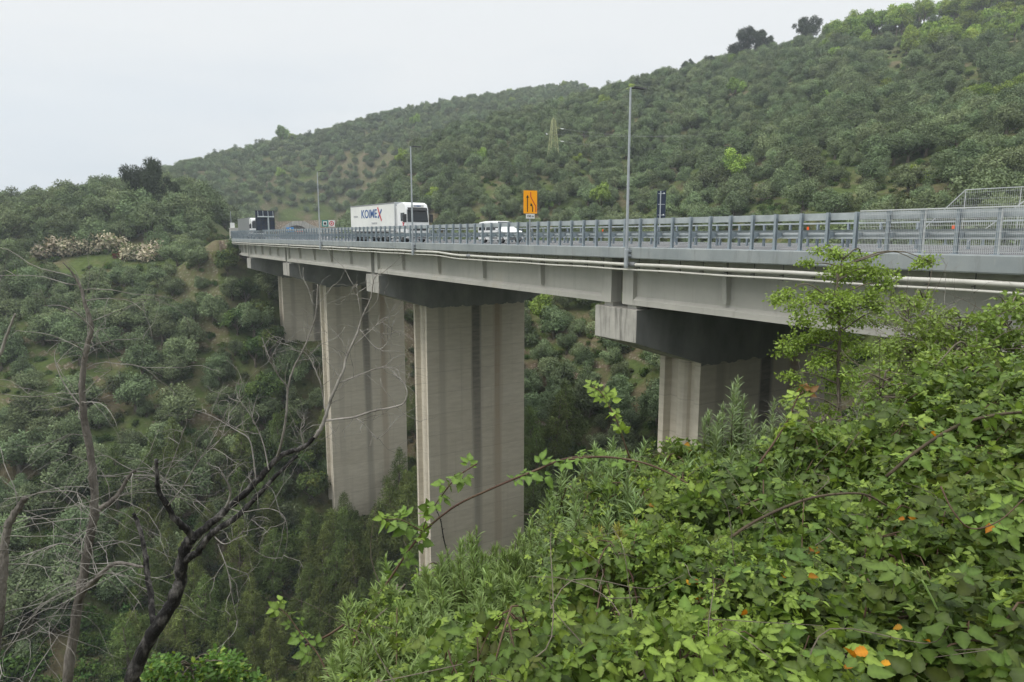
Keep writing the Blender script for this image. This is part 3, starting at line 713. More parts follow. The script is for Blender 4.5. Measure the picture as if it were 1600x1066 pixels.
# pale equipment cabin at the end of the outer barrier
q = P(124.5, 1.0, 0); eb = thing('equipment_cabin', 'small pale concrete cabin at the far end of the viaduct railing', 'cabin', q, head(124))
MB().box((-.9, -1.0, 0), (.9, 1.0, 2.1)).box((-1.0, -1.1, 2.1), (1.0, 1.1, 2.25)).build('cabin', M['pale'], eb, world=False)
MB().box((-.75, -.5, 2.25), (.1, .3, 3.3)).build('cabinet', M['white'], eb, world=False)
MB().tube([(-.5, .5, 2.25), (-.5, .5, 5.6)], .05, 6).box((-.6, .3, 5.5), (-.4, .7, 5.65)).build('mast', M['pole'], eb, world=False)

# ------------------------------------------------------------------ vehicles
def wheel(parent, x, y, r, wd, side):
    n = 18; mb = MB()
    prof = [(r*.60, -wd*.5), (r*.93, -wd*.5), (r, -wd*.36), (r, wd*.36), (r*.93, wd*.5), (r*.60, wd*.5)]
    for i in range(n):
        a, b = 2*math.pi*i/n, 2*math.pi*(i+1)/n
        f = lambda p, g: (x + p[0]*math.cos(g), y + p[1], r + p[0]*math.sin(g))
        for k in range(len(prof)):
            p, q = prof[k], prof[(k+1) % len(prof)]
            mb.add([f(p, a), f(p, b), f(q, b), f(q, a)], [(0, 1, 2, 3)])
    tyre = mb.build('wheel', M['black'], parent, world=False)
    MB().tube([(x, y-wd*.30, r), (x, y+wd*.30, r)], r*.61, 16).tube([(x, y-wd*.46, r), (x, y+wd*.46, r)], r*.22, 10).build('rim', M['gmetal'], tyre, world=False)
def rprism(mb, poly, y0, y1, m=0): return mb.prism(poly, lambda q: (q[0], y0, q[1]), lambda q: (q[0], y1, q[1]), m)

def lorry(label, t, o, tarp, cabmat, text, yaw=0.):
    """front bumper at x=0, body towards -x, camera side is -y"""
    q = P(t, o, .012); L = 14.9
    root = thing('articulated_lorry', label, 'lorry', q, head(t) - math.pi/2 + yaw)
    W = 1.25
    # cab shell: side outline, narrowing a little to the front
    out = [(-2.25, .95), (-2.25, 3.78), (-1.0, 3.92), (-.42, 3.72), (-.16, 3.18), (-.06, 2.2), (0, 1.75), (0, .45), (-.35, .38), (-.55, .95)]
    cab = rprism(MB(), out, -W+.02, W-.02).build('cab', cabmat, root, world=False, bevel=.05)
    ws = [(-.135, 3.06), (-.022, 2.08)]
    mb = MB().hexa([(-.10, -1.13, 2.05), (.015, -1.13, 1.98), (.015, 1.13, 1.98), (-.10, 1.13, 2.05), (-.25, -1.08, 3.2), (-.145, -1.08, 3.2), (-.145, 1.08, 3.2), (-.25, 1.08, 3.2)])
    wsx = mb.build('windscreen', M['glass'], cab, world=False, bevel=.04)
    for s in (-1, 1):
        rprism(MB(), [(-1.35, 2.1), (-1.35, 2.9), (-.5, 2.9), (-.28, 2.1)], s*(W-.02), s*(W+.01)).build('side_window', M['glass'], cab, world=False)
        MB().box((-.1, s*1.28 if s > 0 else -1.62, 1.95), (.12, 1.62 if s > 0 else -1.28, 2.75)).build('mirror', M['plast'], cab, world=False, bevel=.05)
        MB().box((-.05, s*.75 if s > 0 else -1.15, .82), (.022, 1.15 if s > 0 else -.75, 1.12)).build('headlight', M['porcelain'], cab, world=False)
    MB().hexa([(-.30, -1.0, 3.20), (.12, -1.0, 3.10), (.12, 1.0, 3.10), (-.30, 1.0, 3.20), (-.30, -1.0, 3.42), (.02, -1.0, 3.38), (.02, 1.0, 3.38), (-.30, 1.0, 3.42)]).build('sun_visor', M['plast'], cab, world=False)
    MB().box((-.15, -.68, 3.42), (-.06, .68, 3.66)).build('roof_board', M['white'], cab, world=False)
    letters('board_lettering', 'KOIMEX' if text else 'TRANSPORT', .2, M['blue'], Matrix.Translation((-.055, 0, 3.54)) @ Matrix.Rotation(math.pi/2, 4, 'Z') @ Matrix.Rotation(math.pi/2, 4, 'X'), cab, world=False) if text else None
    MB().box((-.02, -.95, 1.15), (.02, .95, 1.62)).box((-.02, -.9, .48), (.02, .9, .72)).build('grille', M['plast'], cab, world=False)
    MB().box((.0, -1.2, .30), (.05, 1.2, .46)).build('bumper', M['gmetal'], cab, world=False)
    MB().box((-.5, -W-.015, 1.25), (-.42, -W+.02, 1.4)).build('side_marker', M['reflect'], cab, world=False)
    MB().box((-.02, -1.22, 1.32), (.03, -1.0, 1.45)).build('turn_signal', M['reflect'], cab, world=False)
    # chassis, tanks
    MB().box((-5.9, -.45, .62), (-2.2, .45, .95)).build('chassis', M['plast'], root, world=False)
    MB().box((-4.2, -1.22, .42), (-2.7, -.6, 1.02)).box((-4.2, .6, .42), (-2.7, 1.22, 1.02)).build('fuel_tank', M['porcelain'], root, world=False, bevel=.08)
    MB().box((-2.62, -1.18, 1.0), (-2.5, 1.18, 3.6)).build('cab_rear_screen', cabmat, root, world=False)
    # trailer
    tr = MB().box((-L, -W, 1.18), (-2.75, W, 3.92)).build('trailer', tarp, root, world=False, bevel=.03)
    MB().box((-L-.02, -W-.015, 3.86), (-2.73, -W+.05, 4.0)).box((-L-.02, W-.05, 3.86), (-2.73, W+.015, 4.0)).box((-L-.02, -W+.05, 3.90), (-2.73, W-.05, 3.99)).build('roof_rail', M['gmetal'], tr, world=False)
    MB().box((-2.80, -W-.02, 1.1), (-2.62, W+.02, 4.02)).build('front_wall', M['faint'] if text else M['gmetal'], tr, world=False)
    MB().box((-L, -W-.01, 1.02), (-2.75, W+.01, 1.19)).build('side_rail', M['gmetal'], tr, world=False)
    MB().box((-L+.5, -.5, .75), (-5, .5, 1.02)).build('trailer_frame', M['plast'], root, world=False)
    MB().box((-8.2, -1.2, .45), (-6.2, -1.1, .95)).box((-8.2, 1.1, .45), (-6.2, 1.2, .95)).build('side_guard', M['gmetal'], root, world=False)
    for s in (-1, 1):
        for x in (-1.3, -4.9, -10.9, -12.2, -13.5): wheel(root, x, s*1.05, .5, .34, s)
        MB().box((-5.6, s*1.05-.2, 1.0), (-4.2, s*1.05+.2, 1.06)).build('mudguard', M['plast'], root, world=False)
    if text:
        side = Matrix.Translation((0, -W-.008, 0)) @ Matrix.Rotation(math.pi/2, 4, 'X')
        letters('lettering', 'KOIME', 1.25, M['blue'], Matrix.Translation((-9.45, -W-.012, 2.95)) @ Matrix.Rotation(math.pi/2, 4, 'X'), tr, world=False, fit=4.35)
        mb = MB()
        a, b, c, d = (-6.95, 2.50), (-5.95, 3.38), (-6.95, 3.40), (-6.0, 2.50)
        mb.bar((a[0], -W-.02, a[1]), (b[0], -W-.02, b[1]), .014, .2); mb.build('letter_x_stroke', M['blue'], tr, world=False)
        MB().bar((-6.98, -W-.03, 3.62), (-6.05, -W-.03, 2.2), .014, .2).build('letter_x_stroke', M['red'], tr, world=False)
        letters('small_lettering', 'TRANSPORT', .28, M['faint'], Matrix.Translation((-8.0, -W-.012, 1.95)) @ Matrix.Rotation(math.pi/2, 4, 'X'), tr, world=False)
        letters('small_lettering', 'SPEDITION', .26, M['faint'], Matrix.Translation((-13.3, -W-.012, 2.75)) @ Matrix.Rotation(math.pi/2, 4, 'X'), tr, world=False)
        MB().bar((-.95, -W-.02, 1.45), (-.55, -W-.02, 2.0), .014, .12).bar((-.55, -W-.026, 1.45), (-.9, -W-.026, 2.0), .014, .09).build('door_emblem', M['red'], cab, world=False)
    return root
lorry('white articulated lorry with blue KOIMEX lettering and a red stroke on its side', 32.4, 3.2, M['tarp'], M['wpaint'], True, rad(2))
lorry('white-cabbed lorry with a dark grey trailer behind the message board', 105, 3.2, M['gmetal'], M['wpaint'], False)

def van(label, t, o):
    q = P(t, o, .012); root = thing('van', label, 'van', q, head(t)-math.pi/2)
    W = .95
    # lofted body: stations along x with (half width low, half width roof, z bottom, belt, roof)
    st = [(-5.25, .86, .74, .45, 1.05, 1.75), (-5.15, .93, .80, .32, 1.08, 1.90), (-4.2, .95, .82, .30, 1.1, 1.97), (-2.6, .95, .82, .30, 1.1, 1.97), (-1.95, .95, .80, .30, 1.1, 1.90), (-1.15, .94, .76, .30, 1.10, 1.30), (-.35, .90, .80, .32, .98, 1.05), (-.05, .82, .74, .36, .72, .80), (0, .76, .70, .42, .60, .64)]
    v = []; f = []
    for x, wl, wr, zb, zm, zt in st:
        v += [(x, -wl*.95, zb), (x, -wl, (zb+zm)/2), (x, -wl, zm), (x, -(wl+wr)/2, (zm+zt)/2+.03), (x, -wr, zt-.05), (x, -wr*.8, zt), (x, wr*.8, zt), (x, wr, zt-.05), (x, (wl+wr)/2, (zm+zt)/2+.03), (x, wl, zm), (x, wl, (zb+zm)/2), (x, wl*.95, zb)]
    n = 12
    for i in range(len(st)-1):
        for j in range(n): f.append((i*n+j, i*n+(j+1) % n, (i+1)*n+(j+1) % n, (i+1)*n+j))
    f += [tuple(range(n)), tuple(range((len(st)-1)*n, len(st)*n))[::-1]]
    body = MB().add(v, f).build('body', M['wpaint'], root, world=False, smooth=False, bevel=.015)
    for s in (-1, 1):
        for x0, x1 in ((-5.0, -3.75), (-3.65, -2.6), (-2.5, -1.75)):
            e = .35 if x1 > -2 else 0
            MB().add([(x0, s*.955, 1.14), (x1+e, s*.955, 1.14), (x1-.02, s*.86, 1.74), (x0, s*.86, 1.74)], [(0, 1, 2, 3)]).add([(x0, s*.94, 1.14), (x1+e, s*.94, 1.14), (x1-.02, s*.845, 1.74), (x0, s*.845, 1.74)], [(3, 2, 1, 0)]).build('side_window', M['glass'], body, world=False)
        MB().box((-1.55, s*.95 if s > 0 else -1.17, 1.1), (-1.4, 1.17 if s > 0 else -.95, 1.32)).build('mirror', M['wpaint'], body, world=False, bevel=.03)
        MB().box((-.28, s*.5 if s > 0 else -.85, .72), (-.02, .85 if s > 0 else -.5, .92)).build('headlight', M['porcelain'], body, world=False, bevel=.03)
        for x in (-.95, -4.1): wheel(root, x, s*.82, .34, .23, s)
        MB().box((-3.1, s*.955-.004, .42), (-1.6, s*.955+.004, .5)).build('sill_strip', M['plast'], body, world=False)
    MB().hexa([(-1.20, -.78, 1.18), (-1.10, -.78, 1.20), (-1.10, .78, 1.20), (-1.20, .78, 1.18), (-1.96, -.72, 1.86), (-1.86, -.72, 1.90), (-1.86, .72, 1.90), (-1.96, .72, 1.86)]).build('windscreen', M['glass'], body, world=False)
    MB().box((-.05, -.45, .66), (.012, .45, .76)).box((-.05, -.6, .42), (.03, .6, .56)).build('grille', M['plast'], body, world=False)
    return root
van('white van driving in the inner lane past the orange sign', 20.6, 7.2)

# ------------------------------------------------------------------ tunnel portal
def portal():
    t = 349.4; root = thing('tunnel_portal', 'grey concrete tunnel portal with sloping shoulders at the end of the carriageway', 'tunnel', P(t, 6, 0), head(t))
    h = [(-9.5, -2), (-9.0, 3.2), (-4.8, 6.2), (-1.6, 8.1), (4.4, 8.1), (7.6, 6.2), (13, 4.2), (21, 3.4), (21.2, -2)]
    # opening
    op = [(-5.3, -2), (-5.3, 2.5)] + [(.2-5.5*math.cos(a), 2.3+3.6*math.sin(a)) for a in np.linspace(.12, math.pi-.12, 12)] + [(5.7, 2.5), (5.7, -2)]
    f0 = lambda q: (q[0], 0, q[1]); mb = MB()
    # ring of quads between opening and outline
    def sample(poly, n):
        seg = [math.dist(a, b) for a, b in zip(poly[:-1], poly[1:])]; T = sum(seg); res = []
        for i in range(n):
            s = T*i/(n-1); k = 0
            while k < len(seg)-1 and s > seg[k]: s -= seg[k]; k += 1
            u = min(s/seg[k], 1); res.append((poly[k][0]*(1-u)+poly[k+1][0]*u, poly[k][1]*(1-u)+poly[k+1][1]*u))
        return res
    n = 26; A, B = sample(h, n), sample(op, n)
    for i in range(n-1):
        mb.hexa([(A[i][0], 0, A[i][1]), (A[i+1][0], 0, A[i+1][1]), (A[i+1][0], 2, A[i+1][1]), (A[i][0], 2, A[i][1]), (B[i][0], 0, B[i][1]), (B[i+1][0], 0, B[i+1][1]), (B[i+1][0], 2, B[i+1][1]), (B[i][0], 2, B[i][1])])
    mb.build('portal_wall', M['cap'], root, world=False)
    mb = MB()
    for i in range(n-1):
        mb.add([(B[i][0], 1.9, B[i][1]), (B[i+1][0], 1.9, B[i+1][1]), (B[i+1][0], 26, B[i+1][1]), (B[i][0], 26, B[i][1])], [(0, 1, 2, 3)])
    mb.add([(x, 26, z) for x, z in B], [tuple(range(n))])
    mb.build('tunnel_lining', M['dark'], root, world=False)
    s_ = thing('lane_sign', 'blue and red lane sign hanging in the tunnel mouth', 'road sign', P(t-.6, 5.5, 0), head(t))
    MB().box((-4.4, 0, 2.4), (-.6, .1, 4.9)).build('panel', M['sky_blue'], s_, world=False)
    MB().bar((-2.4, -.03, 3.0), (-2.4, -.03, 4.6), .05, .5).build('arrow', M['white'], s_, world=False)
    MB().box((0.2, 0, 2.6), (4.0, .1, 3.4)).build('warning_panel', M['reflect'], s_, world=False)
    MB().box((-4.4, .1, 4.9), (-4.3, .2, 5.6)).box((-.8, .1, 4.9), (-.7, .2, 5.7)).box((.2, .12, 3.4), (.3, .2, 5.8)).build('hanger', M['gmetal'], s_, world=False)
portal()

# ------------------------------------------------------------------ lattice pylon and its cables
pb = px(864, 292, 216.); PY = (pb.x, pb.y, gz(pb.x, pb.y)); PTOP = px(863, 184, 216.).z
def pylon():
    root = thing('power_pylon', 'pale green lattice power pylon standing among the olive trees', 'pylon', PY, rad(20))
    H = PTOP - PY[2]; W0, W1 = 1.55, .42; mb = MB(); hw = lambda z: W0 + (W1-W0)*z/H
    zs = [0]; 
    while zs[-1] < H-1.2: zs.append(zs[-1] + max(1.1, hw(zs[-1])*1.55))
    zs[-1] = H-.8
    c = lambda z, i: Vector((hw(z)*(1, 1, -1, -1)[i], hw(z)*(1, -1, -1, 1)[i], z))
    for a, b in zip(zs[:-1], zs[1:]):
        for i in range(4):
            j = (i+1) % 4
            mb.bar(c(a, i), c(b, i), .15); mb.bar(c(a, i), c(b, j), .065); mb.bar(c(a, j), c(b, i), .065); mb.bar(c(b, i), c(b, j), .065)
    for i in range(4): mb.bar(c(zs[-1], i), (0, 0, H), .1)
    mb.build('lattice_tower', M['lattice'], root, world=False)
    arms = []
    for z, s in ((H-3.2, 1), (H-5.0, -1), (H-6.9, 1)):
        mb = MB(); e = Vector((s*2.4, 0, z+.15))
        for dy in (-.45, .45):
            mb.bar((0, dy, z), e, .08); mb.bar((0, dy, z+.9), e, .07)
        mb.build('cross_arm', M['lattice'], root, world=False)
        MB().tube([e, e+Vector((.15*s, -.9, -.25)), e+Vector((.3*s, -1.7, -.35))], [.10, .16, .10], 8).build('insulator', M['porcelain'], root, world=False)
        arms.append(e)
    return root, arms
pyl, arms = pylon()
Rz = Matrix.Rotation(rad(20), 3, 'Z')
for k, (e, (ym, ye)) in enumerate(zip(arms, ((212, 160), (206, 146), (232, 184)))):
    a = Vector(PY) + Rz @ e; b = px(1720, ye, 170.); m = px(1180, ym, 196.)
    pts = []
    for i in range(41):
        u = i/40; p = a*(1-u)*(1-2*u) + m*4*u*(1-u) + b*u*(2*u-1); pts.append(p)
    cb = MB().tube(pts, .026, 5).build('power_cable', M['wirecable']); tag(cb, 'thin sagging power cable strung from the lattice pylon across the olive slope', 'cable', 'power cables from the pylon')

# ------------------------------------------------------------------ foliage tools
def unit(a): return a/np.maximum(np.linalg.norm(a, axis=-1, keepdims=True), 1e-9)
def place(tpl, O, A, Nn, S, C):
    TV, TF = tpl[:2]; A = unit(A); B = unit(np.cross(Nn, A)); Nn = np.cross(A, B)
    V = O[:, None, :] + S[:, None, None]*(TV[None, :, 0:1]*A[:, None] + TV[None, :, 1:2]*B[:, None] + TV[None, :, 2:3]*Nn[:, None])
    n, k = len(O), len(TV)
    F = (TF[None] + (np.arange(n)*k)[:, None, None]).reshape(-1, TF.shape[1])
    Cv = np.repeat(C, k, axis=0)
    if len(tpl) > 2: Cv = Cv*np.tile(tpl[2], n)[:, None]      # paler midrib, duller edge: the leaf's own colouring
    return V.reshape(-1, 3), F, Cv
def merge(parts):
    vs, fs, cs, b = [], [], [], 0
    for V, F, C in parts: vs.append(V); fs.append(F+b); cs.append(C); b += len(V)
    return np.vstack(vs), np.vstack(fs), np.vstack(cs)
DIAMOND = (np.array([(0, 0, 0), (.45, .5, .06), (1, 0, 0), (.45, -.5, .06)], float), np.array([(0, 3, 2, 1)]))
def diamond(asp): return (DIAMOND[0]*np.array([1, asp, 1]), DIAMOND[1])
def leaflet(n=11, wmax=.34, ser=.09, fold=.22, droop=.3, pos=.38):
    x = np.linspace(0, 1, n); wd = wmax*np.sin(np.pi*np.clip(x, 0, 1)**(math.log(.5)/math.log(pos)))**.9*(1-.25*x**3)
    wd = wd*(1 + ser*np.where(np.arange(n) % 2 == 0, 1, -1)); wd[0] = wd[-1] = 0.0
    zc = -droop*x**2*.5
    V = [(x[i], 0, zc[i]) for i in range(n)] + [(x[i], wd[i], zc[i]+fold*wd[i]) for i in range(1, n-1)] + [(x[i], -wd[i], zc[i]+fold*wd[i]) for i in range(1, n-1)]
    F = []
    for sgn, b in ((1, n), (-1, n+n-2)):
        e = lambda i: (i if i in (0, n-1) else b+i-1)
        for i in range(n-1):
            for tri in ((i, i+1, e(i+1)), (i, e(i+1), e(i))):
                if len(set(tri)) == 3: F.append(tri if sgn > 0 else tri[::-1])
    return np.array(V, float), np.array(F), np.array([1.4]*n + [.9 if i % 2 else 1.0 for i in range(1, n-1)]*2)
def compound(k=3, sc=(1., .82, .82), spread=1.05, **kw):
    parts = []; angs = [0, spread, -spread, spread*1.75, -spread*1.75][:k]
    for i, a in enumerate(angs):
        V, F, K = leaflet(**kw); s = sc[min(i, len(sc)-1)]; V = V*s; V[:, 2] += .05*np.sin(V[:, 0]*7+i)*s
        c, sn = math.cos(a), math.sin(a); Rm = np.array([[c, -sn, 0], [sn, c, 0], [0, 0, 1]])
        off = np.array([.78 if i == 0 else .52, 0, 0]) if i < 3 else np.array([.46, 0, 0])
        W = V @ Rm.T; W = W + off + np.array([.12*c, .12*sn, -.02*i]) if i else W + off
        parts.append((W, F, np.repeat(K[:, None], 3, axis=1)))
    V, F, K = merge(parts)
    # stalk
    n = len(V); st = np.array([(0, .012, 0), (0, -.012, 0), (.8, -.01, .005), (.8, .01, .005)]); V = np.vstack([V, st]); F = np.vstack([F, [(n, n+1, n+2), (n, n+2, n+3)]])
    return V, F, np.concatenate([K[:, 0], np.full(4, .8)])
BRAM = [compound(3), compound(3, wmax=.38, fold=.15, droop=.8, spread=1.2), compound(5, sc=(1, .85, .85, .6, .6), spread=.9, fold=.35, wmax=.31), compound(3, wmax=.30, fold=.5, droop=.15), compound(3, wmax=.33, fold=.3, droop=1.1, spread=1.35, sc=(1, .7, .75))]
LANCE = leaflet(n=5, wmax=.075, ser=0, fold=.5, droop=.5, pos=.5)
OVATE = leaflet(n=4, wmax=.33, ser=0, fold=.3, droop=.3, pos=.5)

def cloud(cs, rs, n, size, asp, r_, base, var=.25, up=.5, shell=.55, tpl=None, hue=(0, 0, 0), flat=1.):
    """n leaf faces spread through clumps (centres cs, radii rs)"""
    cs = np.asarray(cs, float); rs = np.asarray(rs, float)
    k = r_.choice(len(cs), n, p=rs**2/np.sum(rs**2))
    d = unit(r_.normal(size=(n, 3))); rr = shell + (1-shell)*r_.random(n)
    rr = np.where(r_.random(n) < .3, r_.random(n), rr)
    off = d*rr[:, None]*rs[k][:, None]; off[:, 2] *= flat
    O = cs[k] + off
    ctr = cs.mean(axis=0); Nn = d*.75 + unit(O - ctr)*.55 + np.array([0, 0, up]) + r_.normal(size=(n, 3))*.42
    A = r_.normal(size=(n, 3))
    cl = r_.uniform(1-var, 1+var, len(cs)); hv = r_.normal(size=(len(cs), 1))
    C = np.asarray(base)*cl[k][:, None]*r_.uniform(.75, 1.25, n)[:, None] + hv[k]*np.asarray(hue)
    S = size*r_.uniform(.7, 1.35, n)
    return place(tpl or diamond(asp), O, A, Nn, S, np.clip(C, .004, 1))

def trunk_mesh(name, pts, rs, limbs, mat, n=7):
    mb = MB().tube(pts, rs, n)
    for a, b, r0 in limbs:
        a, b = Vector(a), Vector(b); m = (a+b)/2 + Vector((random.uniform(-.15, .15), random.uniform(-.15, .15), .1))*(b-a).length
        mb.tube([a, m, b], [r0, r0*.7, r0*.3], 5)
    return mb.mesh(name, mat, smooth=True)

KINDS = {}
def make_kind(kind, nvar, fn):
    KINDS[kind] = [fn(np.random.default_rng(100*len(KINDS)+i)) for i in range(nvar)]
def olive(r_):
    H = r_.uniform(.95, 1.35); cs, rs = [], []
    lob = r_.uniform(0, 6.28)
    for i in range(17):
        a = r_.uniform(0, 6.28); e = r_.uniform(-.45, 1.25) ; q = r_.uniform(.55, 1.)*(1+.22*math.cos(2*(a-lob)))
        cs.append((2.05*q*math.cos(a)*math.cos(e), 2.05*q*math.sin(a)*math.cos(e), H+1.1+1.9*q*math.sin(e))); rs.append(r_.uniform(.6, 1.0))
    cs.append((0, 0, H+1.1)); rs.append(1.5)
    c = cloud(cs, rs, 4600, .30, .45, r_, (.160, .208, .105), .27, .5, shell=.7, hue=(.006, .004, .004))
    limbs = [((0, 0, .9), cs[i], .10) for i in range(6)]
    t = trunk_mesh('trunk', [(0, 0, -.6), (.05, .03, .4), (0, .08, 1.0), (.1, 0, H)], [.30, .22, .18, .12], limbs, M['bark'])
    return t, npmesh('crown', c[0], c[1], M['leaf_far'], c[2])
def pine(r_):
    H = r_.uniform(8.5, 11); cs, rs = [], []
    lean = r_.normal(size=2)*.5
    n = 34
    for i in range(n):
        u = i/(n-1); z = H*(.22+.76*u); R0 = (1-u**1.3)*2.5*r_.uniform(.45, 1.05)+.15
        a = i*2.4+r_.uniform(-.5, .5); cs.append((R0*math.cos(a)+lean[0]*u, R0*math.sin(a)+lean[1]*u, z+.25*R0)); rs.append(.42+.75*(1-u)*r_.uniform(.6, 1.1))
    c = cloud(cs, rs, 5200, .42, .16, r_, (.130, .172, .052), .28, .35, hue=(.004, .004, .001))
    limbs = [((lean[0]*.3, lean[1]*.3, cs[i][2]*.9), cs[i], .07) for i in range(0, 26, 2)]
    t = trunk_mesh('trunk', [(0, 0, -1), (0, 0, 1), (lean[0]*.5, lean[1]*.5, H*.5), (lean[0], lean[1], H*.95)], [.25, .22, .15, .03], limbs, M['bark'])
    return t, npmesh('crown', c[0], c[1], M['leaf_far'], c[2])
def umbrella(r_):
    H = r_.uniform(2.2, 2.8); cs, rs = [], []
    for i in range(15):
        a = r_.uniform(0, 6.28); e = r_.uniform(-.4, 1.2); q = r_.uniform(.5, 1.25)
        cs.append((3.1*q*math.cos(a)*math.cos(e), 3.1*q*math.sin(a)*math.cos(e), H+1.2+2.6*q*math.sin(e))); rs.append(r_.uniform(.6, 1.35))
    cs.append((0, 0, H+1.3)); rs.append(1.7)
    c = cloud(cs, rs, 8500, .44, .26, r_, (.052, .072, .038), .25, .5, shell=.7)
    limbs = [((0, 0, H*.6), cs[i], .12) for i in range(8)]
    t = trunk_mesh('trunk', [(0, 0, -1), (.1, 0, 1), (.2, .1, H*.7), (.1, 0, H+.8)], [.32, .26, .22, .12], limbs, M['bark'])
    return t, npmesh('crown', c[0], c[1], M['leaf_far'], c[2])
def dark_broad(r_): return broad(r_, (.085, .130, .040))
def broad(r_, base=(.225, .315, .068)):
    H = r_.uniform(1.6, 2.4); cs, rs = [], []
    for i in range(20):
        a = r_.uniform(0, 6.28); e = r_.uniform(-.2, 1.3); q = r_.uniform(.5, 1.)
        cs.append((2.3*q*math.cos(a)*math.cos(e), 2.3*q*math.sin(a)*math.cos(e), H+1.3+2.6*q*math.sin(e))); rs.append(r_.uniform(.6, 1.1))
    c = cloud(cs, rs, 3200, .36, .6, r_, base, .25, .6, hue=(.012, .010, 0))
    limbs = [((0, 0, 1.2), cs[i], .09) for i in range(7)]
    t = trunk_mesh('trunk', [(0, 0, -.8), (.05, 0, .8), (0, .1, H)], [.24, .18, .12], limbs, M['bark'])
    return t, npmesh('crown', c[0], c[1], M['leaf_far'], c[2])
def shrub_kind(base, hue, nleaf=620, size=.2, asp=.5, leafy=0.):
    def f(r_):
        cs, rs = [], []
        for i in range(9):
            a = r_.uniform(0, 6.28); q = r_.uniform(.2, .85); cs.append((q*math.cos(a), q*math.sin(a), r_.uniform(.25, .85)*(1.15-.5*q))); rs.append(r_.uniform(.28, .5))
        c = cloud(cs, rs, nleaf, size, asp, r_, base, .3, .6, hue=hue)
        g_ = np.repeat(r_.random(nleaf) < leafy, 4); c[2][g_] = np.array((.085, .12, .04))
        limbs = [((0, 0, .05), cs[i], .02) for i in range(5)]
        t = trunk_mesh('stems', [(0, 0, -.3), (0, .02, .2), (.03, 0, .6)], [.05, .04, .02], limbs, M['bark'], 5)
        return t, npmesh('foliage', c[0], c[1], M['leaf_far'], c[2])
    return f
make_kind('olive_tree', 8, olive)
make_kind('pine_tree', 5, pine)
make_kind('umbrella_pine', 3, umbrella)
make_kind('broadleaf_tree', 5, broad)
make_kind('dark_broadleaf', 3, dark_broad)
make_kind('green_shrub', 4, shrub_kind((.075, .125, .030), (.01, .01, 0)))
make_kind('dull_shrub', 3, shrub_kind((.085, .095, .045), (.012, .006, .002)))
make_kind('blossom_shrub', 3, shrub_kind((.43, .385, .285), (.025, .012, .010), 900, .2, leafy=.22))
make_kind('red_shrub', 1, shrub_kind((.15, .075, .05), (.02, .0, .0), 700, .2))

def plant(kind, pos, scale, label, cat, group=None, rz=None, sz=None, variant=None, name=None):
    v = KINDS[kind][random.randrange(len(KINDS[kind])) if variant is None else variant]
    root = thing(name or kind, label, cat, pos, random.uniform(0, 6.28) if rz is None else rz, group)
    root.scale = (scale, scale, sz or scale)
    for me in v:
        o = bpy.data.objects.new(me.name.split('.')[0], me); COL.objects.link(o); o.parent = root
    return root

def scatter(name, kinds, pts, scl, kind_idx, label=None, zs=None):
    """one object of stuff: copies of the kinds' meshes on points"""
    coll = bpy.data.collections.new(name + ' sources')
    n = 0
    for k in kinds:
        for t, c in KINDS[k]:
            ob = bpy.data.objects.new(f'{n:03d} source', c); coll.objects.link(ob); n += 1
    me = bpy.data.meshes.new(name); me.vertices.add(len(pts)); me.vertices.foreach_set('co', np.asarray(pts, np.float32).ravel())
    for an, ty, data in (('scl', 'FLOAT', scl), ('rz', 'FLOAT', rng.uniform(0, 6.28, len(pts))), ('vid', 'INT', kind_idx)):
        at = me.attributes.new(an, ty, 'POINT'); at.data.foreach_set('value', np.asarray(data, np.float32 if ty == 'FLOAT' else np.int32))
    ob = bpy.data.objects.new(name, me); COL.objects.link(ob); tag(ob, label, None, None, 'stuff')
    g = bpy.data.node_groups.new(name, 'GeometryNodeTree')
    g.interface.new_socket('Geometry', in_out='INPUT', socket_type='NodeSocketGeometry'); g.interface.new_socket('Geometry', in_out='OUTPUT', socket_type='NodeSocketGeometry')
    L = g.links.new; N = g.nodes.new
    gi, go = N('NodeGroupInput'), N('NodeGroupOutput'); ci = N('GeometryNodeCollectionInfo'); ci.inputs[0].default_value = coll
    ci.inputs['Separate Children'].default_value = True; ci.inputs['Reset Children'].default_value = True
    ip = N('GeometryNodeInstanceOnPoints'); ip.inputs['Pick Instance'].default_value = True
    def attr(nm, ty):
        a = N('GeometryNodeInputNamedAttribute'); a.data_type = ty; a.inputs[0].default_value = nm; return a.outputs[0]
    cx = N('ShaderNodeCombineXYZ'); L(attr('rz', 'FLOAT'), cx.inputs[2])
    L(gi.outputs[0], ip.inputs['Points']); L(ci.outputs[0], ip.inputs['Instance']); L(attr('vid', 'INT'), ip.inputs['Instance Index'])
    L(cx.outputs[0], ip.inputs['Rotation']); L(attr('scl', 'FLOAT'), ip.inputs['Scale'])
    L(ip.outputs[0], go.inputs[0])
    md = ob.modifiers.new('scatter', 'NODES'); md.node_group = g
    return ob

